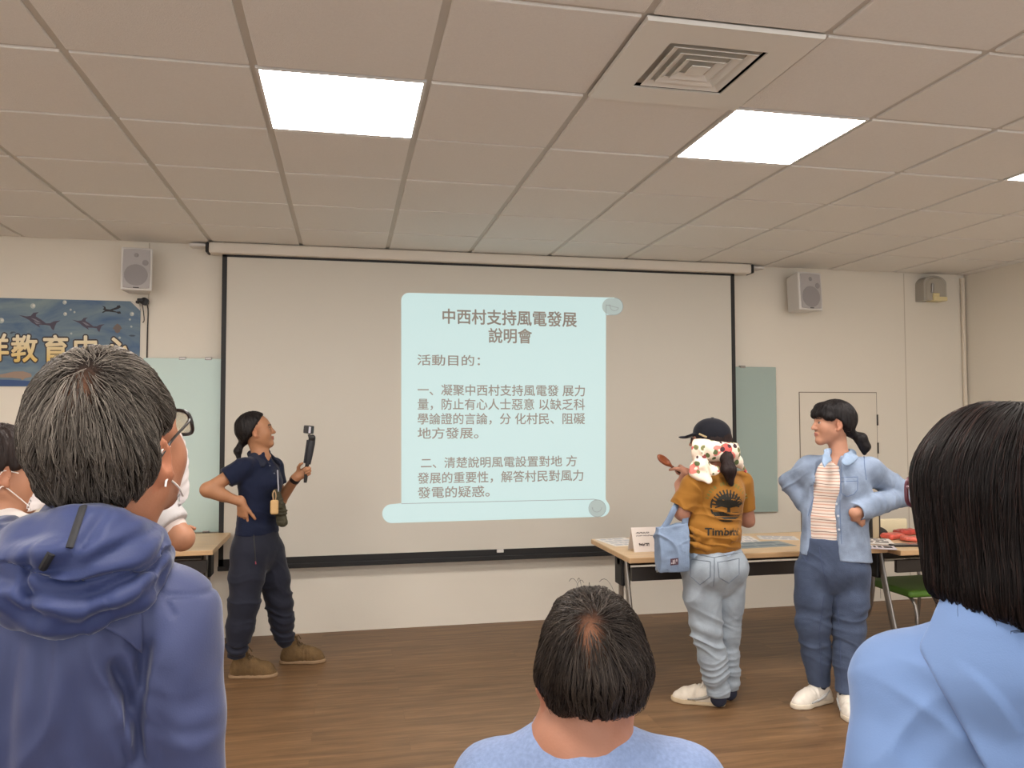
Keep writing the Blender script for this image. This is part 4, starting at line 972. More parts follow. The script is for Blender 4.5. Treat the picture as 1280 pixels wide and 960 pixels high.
    F = hair_cap(T, R, hc, s, .014, .004, line=(.066, .100, -.036, -.012), nape=-.062, bangs=pony)
    ho, v, q = field_obj('hair', F, M_hair, t, comb_disp(T, R, hc, s, .0022), tint=hair_tint((26, 22, 22)))
    o = MB().lathe(T(0, -.112, -.073), [(.017, -.006), (.021, 0), (.017, .006)], T(0, -.16, -.11) - T(0, -.112, -.073), 14).build('hair_tie', M_black, t); o.parent = ho
    # wrist band
    d = nrm(wrl - ell_); MB().tube([wrl - d * .035, wrl - d * .012], .0315, 20).build('wrist_band', mat('band_black', (26, 20, 22), .45), t, smooth=True)
    # the stick camera she holds
    grip = wrl + .90 * (fl * .078 + nl * .030); ax = nrm(P(387, 545, y0) - P(381.5, 594, y0)); ax = nrm(V(ax[0], 0, ax[2])); sd = nrm(np.cross(V(0, 1, 0), ax))
    c = thing('stick_camera', grip, 'black folding stick grip with small action camera held up by the woman in navy', 'camera')
    G = lambda a, b_, d_=0: grip + ax * a + sd * b_ + V(0, 1, 0) * d_
    MB().tube([G(-.066, 0), G(-.05, 0), G(.05, 0)], [.009, .0105, .0115], 14).build('handle', M_black, c, smooth=True)
    mb = MB(); mb.tube([G(.045, .004), G(.10, .006), G(.17, .010), G(.205, .012)], [.016, .021, .023, .020], 14, flat=.8, up=(0, 1, 0)); mb.tube([G(.05, -.018), G(.19, -.012)], [.006, .007], 10); mb.build('folded_legs', mat('grip_black', (32, 32, 38), .45), c, smooth=True)
    mb = MB(); mb.lathe(G(.205, .012, -.02), [(.014, 0), (.019, .004), (.019, .036), (.014, .04)], (0, 1, 0), 18); mb.build('pivot', M_black, c, smooth=True)
    mb = MB(); mb.tube([G(.20, .0), G(.225, -.010)], .008); mb.build('mount', M_dark, c)
    Rb = np.stack([sd, V(0, 1, 0), ax], 1); mb = MB().box((-.028, -.016, -.024), (.028, .016, .024), bev=.005); q0 = G(.252, -.014); RR = rotz(-.5) ; mb.v = [tuple(RR @ (Rb @ V(*x)) + q0) for x in mb.v]; cb = mb.build('camera_body', mat('camera_black', (34, 34, 36), .4), c)
    for nm, x0, x1, mm in (('screen', .010, .024, mat('camera_screen_pale', (206, 204, 214), .3)), ('side_screen', -.024, .004, mat('camera_glass', (52, 52, 56), .2))):  # plain pale screen beside a darker glass one
        m2 = MB().box((x0, -.0175, -.019), (x1, -.0155, .019)); m2.v = [tuple(RR @ (Rb @ V(*x)) + q0) for x in m2.v]; o = m2.build(nm, mm, c); o.parent = cb
    # pouch and tan case hanging at her front
    pc = P(350, 640, y0 - .10); pt = thing('belt_pouch', pc, 'olive pouch and tan case hanging at the waist of the woman in navy', 'pouch')
    F = Field(pc - V(.09, .08, .13), pc + V(.09, .08, .14), .004)
    F.chain([P(345, 617, y0 - .1), P(350, 638, y0 - .1), P(353, 653, y0 - .1)], [.026, .034, .028], .02, flat=.75, front=V(0, 1, 0)); F.box(P(349, 630, y0 - .135), (.022, .01, .03), rd=.006, k=.006)
    po, _, _ = field_obj('pouch', F, mat('olive_nylon', (58, 54, 36), .75, bump=.3, bscale=120, var=.3, vscale=40), pt, folds([(pc, .1, (0, .2, 1), 40, .004)], .002, 40, 3))
    mb = MB(); mb.tube(smooth_path([P(347, 588, y0 - .06), P(347.5, 600, y0 - .10), P(348, 612, y0 - .11), P(347, 620, y0 - .10)], 5), .0045, 8); mb.build('strap', mat('strap_pale', (150, 150, 160), .6), pt, smooth=True)
    F = Field(P(343, 634, y0 - .16) - .07, P(343, 634, y0 - .16) + .07, .003); F.box(P(343, 634, y0 - .155), (.023, .012, .042), rd=.011)
    tc_, _, _ = field_obj('tan_case', F, mat('tan_case', (196, 160, 110), .55), pt)
    o = MB().tube(smooth_path([P(342, 627, y0 - .155), P(341, 618, y0 - .15), P(343, 613, y0 - .14), P(345, 619, y0 - .15), P(344, 627, y0 - .155)], 5), .003, 8).build('case_cord', mat('cord_tan', (170, 140, 104), .7), pt, smooth=True); o.parent = tc_
navy_woman()
# ------------------------------------------------------------------ woman in the mustard shirt, seen from behind
def floral():
    m = bpy.data.materials.new('floral_cotton'); m.use_nodes = True; nt = m.node_tree; b = nt.nodes['Principled BSDF']; N = nt.nodes.new; L = nt.links.new
    tc = N('ShaderNodeTexCoord'); wn = N('ShaderNodeTexNoise'); wn.inputs['Scale'].default_value = 30; L(tc.outputs['Object'], wn.inputs['Vector'])
    mx0 = N('ShaderNodeMix'); mx0.data_type = 'VECTOR'; mx0.inputs[0].default_value = .012; L(tc.outputs['Object'], mx0.inputs[4]); L(wn.outputs['Color'], mx0.inputs[5])
    prev = (*lin((236, 218, 200)), 1); prev_s = None
    for sc, th, lo, cols in ((15.0, .46, .0, [(0, (206, 96, 92)), (.30, (222, 128, 118)), (.46, (236, 218, 200)), (1, (236, 218, 200))]), (30.0, .40, 0, [(0, (92, 104, 70)), (.22, (122, 124, 84)), (.42, (74, 54, 58)), (.56, (150, 74, 76)), (.66, (236, 218, 200))])):
        v = N('ShaderNodeTexVoronoi'); v.inputs['Scale'].default_value = sc; v.inputs['Randomness'].default_value = .9; L(mx0.outputs[1], v.inputs['Vector'])
        cr = N('ShaderNodeValToRGB'); cr.color_ramp.interpolation = 'CONSTANT'; e = cr.color_ramp.elements
        while len(e) > 1: e.remove(e[-1])
        e[0].position = 0; e[0].color = (*lin(cols[0][1]), 1)
        for p, c in cols[1:]:
            x = e.new(min(p, .999)); x.color = (*lin(c), 1)
        sp = N('ShaderNodeSeparateColor'); L(v.outputs['Color'], sp.inputs[0]); L(sp.outputs[0], cr.inputs[0])
        ls = N('ShaderNodeMath'); ls.operation = 'LESS_THAN'; ls.inputs[1].default_value = th; L(v.outputs['Distance'], ls.inputs[0])
        mx = N('ShaderNodeMix'); mx.data_type = 'RGBA'; L(ls.outputs[0], mx.inputs[0]); L(cr.outputs[0], mx.inputs[7])
        if prev_s is None: mx.inputs[6].default_value = prev
        else: L(prev_s, mx.inputs[6])
        prev_s = mx.outputs[2]
    L(prev_s, b.inputs['Base Color']); b.inputs['Roughness'].default_value = .85; b.inputs['Specular IOR Level'].default_value = .15; return m
def mustard_woman():
    y0 = 1.12; fr = nrm([-.28, .96, 0]); rt = np.cross(fr, V(0, 0, 1))
    t = person(PZ(899, 880, 0), 'woman seen from behind in mustard shirt, black cap and flowered neck scarf')
    hc = P(887, 551, y0 + .02); face = nrm([-.80, .60, 0]); R = head_R(face, .05); s = .90
    neck = P(894, 584, y0); che = P(896, 622, y0); wai = P(892, 655, y0); pel = P(892, 692, y0 + .01)
    shl, shr = P(866, 607, y0 - .04), P(927, 603, y0 + .06); ell_, wrl = P(853, 641, y0 - .02), P(850, 606, y0 + .12); elr, wrr = P(935, 650, y0 + .10), P(912, 650, y0 + .28)
    F = Field(V(P(835, 600, y0)[0], y0 - .26, .02), V(P(952, 600, y0)[0], y0 + .40, hc[2] + .15), .004)
    T = put_head(F, hc, R, s, neck)
    torso(F, pel, wai, che, shl, shr, .125, .11, .12, .66, fr, .035); F.cone(neck, che, .046, .06, .03)
    F.chain([shl, ell_], [.044, .038], .02); F.chain([ell_, wrl], [.040, .026], .02); F.chain([shr, elr], [.044, .038], .02); F.chain([elr, wrr], [.038, .026], .02)
    fh = nrm([-.15, .25, 1.0]); nh = nrm(V(1, .3, .0) - fh * (fh @ V(1, .3, 0)))
    sp0, sp1 = P(850.5, 591, y0 + .13), P(822, 570.5, y0 + .13); sa = nrm(sp1 - sp0)
    # the fist closes round the spoon handle
    fh = nrm(V(-.1, .9, .4) - sa * (V(-.1, .9, .4) @ sa)); nh = nrm(np.cross(sa, fh)); nh = nh if nh[2] < 0 else -nh
    wr = sp0 - fh * .065 - nh * .028
    F.chain([wrl, wr], [.026, .025], .02)
    sd = 1 if np.cross(fh, nh) @ sa > 0 else -1
    put_hand(F, wr, fh, nh, sd, [(1.0, 1.35, .8)] * 4, .88, spread=.8, thumb=(.6, .7, .5), thumb_curl=.5)
    put_hand(F, wrr, (-.6, .7, .2), (-.3, -.3, -.9), 1, [.3, .35, .4, .45], .88)
    legs = [(P(873, 714, y0), P(882, 785, y0 - .01), P(898, 858, y0 - .02)), (P(912, 714, y0 + .04), P(907, 788, y0 + .06), P(911, 852, y0 + .06))]
    for a, b, c in legs: F.chain([a, b, V(c[0], c[1], .06)], [.07, .048, .034], .03)
    field_obj('body', F, M_skin, t, tint=face_tint(hc, R, s, (176, 126, 104)))
    # shirt
    F = Field(V(P(836, 600, y0)[0], y0 - .24, pel[2] - .06), V(P(948, 600, y0)[0], y0 + .26, neck[2] + .08), .0038)
    torso(F, pel + V(0, 0, .01), wai, che, shl, shr, .163, .150, .148, .68, fr, .056)
    F.ell(che - fr * .04 + V(0, 0, .02), (.12, .10, .09), k=.05)
    se = shl + (ell_ - shl) * .80 + V(-.012, 0, 0); F.cone(shl + V(0, 0, -.005), se, .060, .068, .025, capb=True); F.cone(se - (ell_ - shl) * .12, se + (ell_ - shl) * .2, .054, .056, .004, op='sub')
    se2 = shr + (elr - shr) * .68; F.cone(shr, se2, .058, .060, .025, capb=True); F.cone(se2 - (elr - shr) * .1, se2 + (elr - shr) * .2, .046, .048, .004, op='sub')
    F.cone(neck + V(0, 0, -.02), neck + (hc - neck) * .5, .05, .05, .006, op='sub')
    F.cut(P(892, 689, y0), nrm([.02, -.1, -1]), .006)
    for pts in (((858, 668), (888, 677), (922, 672)), ((857, 676), (884, 686), (924, 681)), ((862, 660), (880, 671), (896, 676)), ((905, 678), (916, 671), (924, 664))):
        F.chain([P(*pts[0], y0 - .060), P((pts[0][0] + pts[1][0]) / 2, (pts[0][1] + pts[1][1]) / 2 + .8, y0 - .094), P(*pts[1], y0 - .104), P((pts[2][0] + pts[1][0]) / 2, (pts[2][1] + pts[1][1]) / 2, y0 - .092), P(*pts[2], y0 - .05)], [.006, .010, .011, .010, .006], .016)
    sh, v, q = field_obj('t_shirt', F, cloth('mustard_jersey', (152, 104, 42), .04), t,
        folds([(wai + V(0, -.1, -.06), .13, (.12, 0, 1), 30, .012), (P(872, 625, y0 - .1), .08, (.9, 0, .5), 24, .008), (P(925, 640, y0), .07, (.8, 0, -.5), 24, .005), (se, .08, (.3, 0, 1), 22, .005)], .0015, 15, 6))
    bv = bvh_of(v, q)
    # printed tree badge and lettering on the back of the shirt, laid on the cloth
    Rr = nrm(np.cross(V(0, 0, 1), -fr)); Rr = -Rr if Rr[0] < 0 else Rr
    cen = P(908.5, 632.5, y0 - .12); px = np.linalg.norm(P(909, 632, y0 - .12) - P(908, 632, y0 - .12))
    def on_back(u, v_, lift=.0014):
        p = P(u, v_, y0 - .12); d = nrm(p - CAM); h = bv.ray_cast(Vector(CAM), Vector(d))
        if h[0] is None: return p
        return np.array(h[0]) - d * lift
    def pr(name, polys, m, lift=.0014):
        mb = MB()
        for poly in polys:
            n = len(poly); mb.add([on_back(*p, lift) for p in poly], [list(range(n))])
        o = mb.build(name, m, t); o.parent = sh; return o
    M_pr = mat('print_black', (34, 32, 24), .7); M_pg = mat('print_olive', (112, 106, 44), .7)
    def bar(p, q, w0, w1, n=4):
        d = nrm([q[0] - p[0], q[1] - p[1], 0]); nn = (-d[1], d[0]); out = []
        for i in range(n):
            a, b = i / n, (i + 1) / n; A = (p[0] + (q[0] - p[0]) * a, p[1] + (q[1] - p[1]) * a); B = (p[0] + (q[0] - p[0]) * b, p[1] + (q[1] - p[1]) * b); wa, wb = w0 + (w1 - w0) * a, w0 + (w1 - w0) * b
            out.append([(A[0] + nn[0] * wa / 2, A[1] + nn[1] * wa / 2), (B[0] + nn[0] * wb / 2, B[1] + nn[1] * wb / 2), (B[0] - nn[0] * wb / 2, B[1] - nn[1] * wb / 2), (A[0] - nn[0] * wa / 2, A[1] - nn[1] * wa / 2)])
        return out
    cu, cv = 908.5, 633.0; tree = []
    tree += bar((911, 643), (911, 632), 4.2, 3.4)
    r = random.Random(5)
    for a in range(-84, 85, 14):
        th = math.radians(a); e = (cu + 19.5 * math.sin(th), cv - 1 - 20 * math.cos(th)); m_ = (911 + 9 * math.sin(th), 633 - 8 * math.cos(th))
        tree += bar((911, 634), m_, 2.6, 2.2, 2) + bar(m_, e, 2.2, 2.0, 3)
        for sg in (-1, 1):
            t2 = th + sg * .38; e2 = (m_[0] + 8.5 * math.sin(t2), m_[1] - 8.5 * math.cos(t2))
            if (e2[0] - cu) ** 2 + (e2[1] - cv) ** 2 < 21 ** 2: tree += bar(m_, e2, 1.9, 1.7, 2)
    for sg in (-1, 1):
        for k in range(4): a0, a1 = math.radians(sg * (62 + 14 * k)), math.radians(sg * (62 + 14 * (k + 1))); tree += bar((cu + 19.8 * math.sin(a0), cv - 20 * math.cos(a0)), (cu + 19.8 * math.sin(a1), cv - 20 * math.cos(a1)), 2.2, 2.2, 1)
    for k in range(10):                                       # the ground: two dark bands in the foot of the ring
        x0, x1 = cu - 18 + 3.6 * k, cu - 18 + 3.6 * (k + 1)
        lo = lambda x: cv + math.sqrt(max(0.01, 20 ** 2 - (x - cu) ** 2))
        for ya, yb in ((7.0, 12.2), (13.2, 16.0), (17.0, 19.6)):
            f = lambda x, y_: min(cv + y_, lo(x))
            if f(x0, yb) - f(x0, ya) + f(x1, yb) - f(x1, ya) > .4: tree.append([(x0, f(x0, ya)), (x1, f(x1, ya)), (x1, f(x1, yb)), (x0, f(x0, yb))])
    pr('printed_tree', tree, M_pr)
    vv, ff = text_geo('Timberland'); vv, ff = embolden(vv, ff, .028); x0, x1 = vv[:, 0].min(), vv[:, 0].max()
    o = mesh_obj('printed_lettering', [on_back(881 + (lambda q: 31 * q / .46 if q < .46 else 31 + 11 * (q - .46) / .54)((a[0] - x0) / (x1 - x0)), 669.2 - .02 * (a[0] - x0) - (a[1]) * 13.2, .0014 + a[2]) for a in vv], ff, M_pr, t); o.parent = sh
    arcs = []
    rr = random.Random(3)
    for k in range(17):                                       # worn arched line of small letters over the tree
        a = math.radians(-68 + 8.5 * k); 
        if k in (5, 9): continue
        for j in range(3): b0 = a + rr.uniform(-.05, .05); arcs += bar((cu + 24.5 * math.sin(b0), cv - 26.5 * math.cos(b0)), (cu + 28.5 * math.sin(a + rr.uniform(-.05, .05)), cv - 30.5 * math.cos(a)), 1.1, 1.1, 1)
    pr('printed_arched_line', arcs, M_pg)
    # undershirt hem and jeans
    F = Field(V(P(840, 700, y0)[0], y0 - .24, pel[2] - .08), V(P(940, 700, y0)[0], y0 + .24, pel[2] + .08), .004)
    F.cone(pel + V(0, 0, .05), pel + V(0, 0, -.05), .158, .163, .02, .69, fr); F.cut(P(892, 697, y0), (0.15, 0, -1)); F.cut(pel + V(0, 0, .05), (0, 0, 1))
    field_obj('undershirt_hem', F, cloth('pale_blue_cotton', (176, 192, 212)), t, folds([(pel, .2, (1, .3, 0), 18, .004)], 0, 10, 2))
    F = Field(V(P(838, 750, y0)[0], y0 - .26, .05), V(P(945, 750, y0)[0], y0 + .28, pel[2] + .05), .0045)
    F.cone(pel + V(0, 0, .03), pel + V(0, 0, -.07), .150, .168, .04, .74, fr)
    for sg in (-1, 1): F.ell(pel - fr * .06 + rt * sg * .075 + V(0, 0, -.07), (.085, .085, .095), k=.04)
    for (a, b, c), rr_ in zip(legs, ((.094, .076, .058), (.088, .066, .052))):
        F.chain([a, (a + b) / 2, b, (b + c) / 2, V(c[0], c[1], .075)], [rr_[0], rr_[0] * .93, rr_[1], rr_[1] * .93, rr_[2]], .022)
    F.cone(P(893, 700, y0 - .16), P(892, 735, y0 - .16), .012, .022, .03, op='sub')
    F.cut((0, 0, .062), (0, 0, -1))
    sp = []
    for (a, b, c) in legs: sp += [(b, .13, (.35, 0, 1), 20, .010), (c + V(0, 0, .06), .10, (.1, 0, 1), 30, .010), ((a + b) / 2, .14, (-.7, 0, 1), 13, .006), (a, .12, (.6, 0, 1), 14, .005)]
    je, v, q = field_obj('jeans', F, denim('pale_grey_denim', (150, 160, 170)), t, folds(sp, .002, 14, 9))
    bj = bvh_of(v, q)
    def on_j(u, v_, lift=.0008):
        p = P(u, v_, y0 - .1); d = nrm(p - CAM); h = bj.ray_cast(Vector(CAM), Vector(d)); return np.array(h[0]) - d * lift if h[0] is not None else p
    M_st = mat('denim_seam', (112, 122, 134), .85)
    for pts in ([(865, 699), (888, 702)], [(864, 699), (863, 720), (875, 731), (888, 721), (888, 702)], [(897, 703), (924, 698)], [(897, 703), (899, 722), (911, 729), (924, 718), (924, 698)], [(893, 697), (893, 715), (892, 733)], [(856, 690), (892, 697), (928, 690)]):
        o = MB().tube([on_j(*p) for p in [(a[0] + (b[0] - a[0]) * k / 5, a[1] + (b[1] - a[1]) * k / 5) for a, b in zip(pts[:-1], pts[1:]) for k in range(5)] + [pts[-1]]], .0022, 6).build('seam', M_st, t); o.parent = je
    for (a, b_, c) in legs: sock(t, V(c[0], c[1], .045), V(c[0], c[1], .14), .043, mat('sock_navy', (36, 40, 58), .85))
    st = dict(boot=False, upper=mat('worn_white_leather', (218, 208, 192), .6, var=.06, vscale=30), sole=mat('worn_white_rubber', (196, 176, 146), .6), lace=mat('lace_white', (216, 210, 200), .8), stripe=mat('shoe_grey', (150, 146, 138), .6))
    shoe(t, PZ(901, 884, 0) + V(0, .03, 0), (-.85, .50), .235, st); shoe(t, PZ(909, 877, 0) + V(.01, .04, 0), (.35, .95), .235, st)
    # hair, cap, scarf
    F = hair_cap(T, R, hc, s, .010, .004, line=(.04, .07, -.0, -.04), nape=-.07)
    F.chain([T(0, -.10, .0), P(908, 572, y0 - .10), P(911, 588, y0 - .13), P(914, 604, y0 - .135)], [.03, .030, .036, .016], .02)
    F.chain([T(-.055, .055, .03), T(-.062, .05, -.03)], [.016, .010], .01)
    field_obj('hair', F, M_hair, t, comb_disp(T, R, hc, s, .002), tint=hair_tint((38, 27, 26)))
    F = Field(hc - V(.22, .22, .12), hc + V(.20, .22, .20), .0038)
    F.ell(T(0, -.012, .045), V(.094, .112, .092) * s, R, .02); F.ell(T(0, -.012, .03), V(.084, .103, .080) * s, R, .004, 'sub'); F.cut(T(0, 0, -.010), R @ V(0, -.30, -1))
    F.put(lambda X, Y, Z: 0 * (X + Y + Z) + 1.0, hc, hc)
    F.cone(T(-.035, .085, .034), T(-.02, .150, .012), .036 * s, .022 * s, .012, flat=.24, front=R[:, 2]); F.cone(T(.035, .085, .034), T(.02, .150, .012), .036 * s, .022 * s, .012, flat=.24, front=R[:, 2]); F.cone(T(-.03, .150, .012), T(.03, .150, .012), .026, .026, .012, flat=.24, front=R[:, 2])
    F.ell(T(0, -.118, .018), V(.034, .03, .018) * s, R, .004, 'sub')
    M_cap = cloth('black_cotton_cap', (24, 25, 33), .05)
    co, v, q = field_obj('cap', F, M_cap, t)
    o = MB().tube([T(-.090, .045, .040), T(-.094, .0, .024)], .005, 8).build('cap_trim', mat('trim_gold', (170, 150, 110), .5), t); o.parent = co
    o = MB().lathe(T(0, -.012, .136), [(.009, 0), (.006, .004)], R[:, 2], 12).build('cap_button', M_cap, t); o.parent = co
    M_fl = floral()
    F = Field(P(840, 540, y0) - V(.02, .26, .36), P(945, 540, y0) + V(.02, .20, .05), .0036)
    y1 = y0 - .06
    F.cone(P(871, 563, y1 + .03), P(911, 563, y1 + .0), .060, .058, .02); F.ell(T(0, -.03, -.02), V(.10, .112, .045) * s, R, .02)
    F.chain([P(861, 581, y1 + .02), P(873, 589, y1 - .02), P(886, 601, y1 - .085)], [.032, .046, .018], .02, flat=.5, front=nrm([-.1, -1, .6])); F.cone(P(875, 580, y1 - .03), P(893, 588, y1 - .07), .035, .026, .02, flat=.55, front=nrm([0, -1, .5]))
    F.chain([P(905, 570, y1), P(920, 575, y1 + .02), P(932, 589, y1 + .05)], [.04, .032, .010], .02, flat=.6, front=nrm([.3, -1, .8]))
    F.cone(T(0, -.01, .0), T(0, -.0, -.085), .070 * s, .066 * s, .008, op='sub'); F.cut(T(0, .072, 0), R @ V(0, 1, 0), .01); F.cut(T(0, 0, .012), R @ V(0, -.1, 1))
    F.cone(P(911, 592, y1 - .1), P(914, 608, y1 - .11), .034, .045, .01, op='sub')
    so, _, _ = field_obj('neck_scarf', F, M_fl, t, folds([(P(890, 572, y1 - .1), .07, (1, 0, .5), 30, .012), (P(880, 590, y1 - .05), .06, (.7, 0, -.7), 24, .005), (P(922, 578, y1), .06, (.8, 0, .6), 30, .006)], .003, 20, 3))
    o = MB().tube(smooth_path([T(-.085, .03, -.03), T(-.098, .04, -.075), T(-.094, .03, -.12)], 6), .006, 8).build('scarf_cord', M_black, t); o.parent = so
    glasses(t, T, s, mat('glasses_dark', (40, 34, 34), .4), label='thin dark glasses', th=.0018)
    # wooden spoon
    w_ = thing('wooden_spoon', sp0, 'brown wooden spoon held up beside the flowered scarf', 'spoon')
    M_sp = mat('spoon_wood', (126, 66, 36), .45, var=.15, vscale=20, stretch=(1, 1, 6))
    MB().tube([sp0 - sa * .05, sp0, sp0 + sa * .06], [.007, .007, .008], 12).build('handle', mat('spoon_handle_wood', (84, 48, 32), .45), w_, smooth=True)
    up = nrm(np.cross(sa, V(0, 1, 0))); bc = P(829.5, 575, sp0[1]); nn = nrm(V(.25, -1, .45) - sa * (V(.25, -1, .45) @ sa)); ll = np.cross(sa, nn)
    F = Field(bc - .075, bc + .075, .002); RB = np.stack([sa, ll, nn], 1); F.ell(bc, (.044, .025, .012), RB); F.cone(bc - sa * .03, sp0 + sa * .055, .012, .007, .015, flat=.6, front=nn); F.ell(bc + nn * .012, (.036, .0185, .010), RB, .003, 'sub')
    field_obj('bowl', F, M_sp, w_)
    # tote bag on the forearm
    b = thing('tote_bag', P(838, 688, y0 - .03), 'pale blue denim tote bag hanging from the arm of the woman in the mustard shirt', 'bag')
    M_tb = denim('pale_blue_canvas', (128, 146, 172), .14); yb = y0 - .05
    F = Field(P(815, 650, yb) - V(.03, .12, .32), P(862, 650, yb) + V(.03, .12, .03), .004)
    for (a, c_, ra, rb) in ():
        pass
    def bag(X, Y, Z):
        zt, zb = P(838, 657, yb)[2], P(838, 714, yb)[2]; tt = np.clip((zt - Z) / (zt - zb), 0, 1)
        xl = P(821, 690, yb)[0] + (P(822, 690, yb)[0] - P(821, 690, yb)[0]) * tt; xr = P(858, 690, yb)[0] + 0 * tt
        yc = yb + .0; d = np.maximum(np.maximum(xl - X, X - xr), np.abs(Y - yc) - (.018 + .030 * np.sin(tt * 2.6)))
        return np.maximum(d, np.maximum(Z - zt - .10 * (X - P(838, 690, yb)[0]), zb - Z - 0 * X)) * .8
    F.put(bag, F.lo, F.lo + F.n * F.h, 0)
    bo, v, q = field_obj('bag_body', F, M_tb, b, folds([(P(835, 680, yb), .12, (.8, 0, .6), 16, .009), (P(850, 665, yb), .08, (.5, 0, -1), 20, .006), (P(828, 705, yb), .08, (1, 0, .2), 18, .006)], .004, 16, 3), smooth=2)
    MB().tube(smooth_path([P(828, 662, yb), P(836, 650, yb), P(843, 636, yb), P(849, 628, y0 - .0), P(856, 634, y0 - .02), P(857, 645, yb), P(855, 662, yb)], 7), .017, 10, flat=.35, up=(0, 1, 0)).build('strap', M_tb, b, smooth=True)
    bb = bvh_of(v, q)
    def on_b(u, v_, lift=.0015):
        p = P(u, v_, yb); d = nrm(p - CAM); h = bb.ray_cast(Vector(CAM), Vector(d)); return np.array(h[0]) - d * lift if h[0] is not None else p
    mb = MB(); quads = [[(838 + i * 2.5, 698.5 + j * 2.1 - i * .3), (840.5 + i * 2.5, 698.2 + j * 2.1 - i * .3), (840.5 + i * 2.5, 700.3 + j * 2.1 - i * .3), (838 + i * 2.5, 700.6 + j * 2.1 - i * .3)] for i in range(4) for j in range(4)]
    for k in quads: mb.add([on_b(*p) for p in k], [[0, 1, 2, 3]])
    lo = mb.build('label_patch', mat('patch_plum', (84, 60, 72), .7), b); lo.parent = bo
    mb = MB()
    for (x, y_, w2, h2) in ((841, 700, 1.2, 5), (843.2, 699.6, .9, 5), (839, 703.5, 1.4, 1.2), (845.5, 699, 1.0, 3)):
        mb.add([on_b(x, y_, .0024), on_b(x + w2, y_, .0024), on_b(x + w2, y_ + h2, .0024), on_b(x, y_ + h2, .0024)], [[0, 1, 2, 3]])
    o = mb.build('patch_print', mat('patch_white', (200, 192, 196), .7), b); o.parent = bo
    mb = MB(); mb.add([on_b(820.5, 707), on_b(833, 714.5), on_b(820.5, 715.5)], [[0, 1, 2]]); o = mb.build('grey_corner', mat('corner_grey', (112, 112, 112), .8), b); o.parent = bo
mustard_woman()
# ------------------------------------------------------------------ woman in the open denim shirt
def stripes():
    m = bpy.data.materials.new('striped_jersey'); m.use_nodes = True; nt = m.node_tree; b = nt.nodes['Principled BSDF']; N = nt.nodes.new; L = nt.links.new
    tc = N('ShaderNodeTexCoord'); sp = N('ShaderNodeSeparateXYZ'); L(tc.outputs['Object'], sp.inputs[0])
    n = N('ShaderNodeTexNoise'); n.inputs['Scale'].default_value = 9; L(tc.outputs['Object'], n.inputs['Vector'])
    m1 = N('ShaderNodeMath'); m1.operation = 'MULTIPLY_ADD'; m1.inputs[1].default_value = .012; L(n.outputs['Fac'], m1.inputs[0]); L(sp.outputs['Z'], m1.inputs[2])
    m2 = N('ShaderNodeMath'); m2.operation = 'MULTIPLY'; m2.inputs[1].default_value = 1 / .031; L(m1.outputs[0], m2.inputs[0])
    fr = N('ShaderNodeMath'); fr.operation = 'FRACT'; L(m2.outputs[0], fr.inputs[0])
    cr = N('ShaderNodeValToRGB'); cr.color_ramp.interpolation = 'CONSTANT'; e = cr.color_ramp.elements
    e[0].position = 0; e[0].color = (*lin((224, 208, 196)), 1); e[1].position = .40; e[1].color = (*lin((206, 164, 146)), 1)
    for p, c in ((.60, (224, 208, 196)), (.90, (120, 92, 86))): x = e.new(p); x.color = (*lin(c), 1)
    L(fr.outputs[0], cr.inputs[0]); L(cr.outputs[0], b.inputs['Base Color']); b.inputs['Roughness'].default_value = .85; b.inputs['Specular IOR Level'].default_value = .15; return m
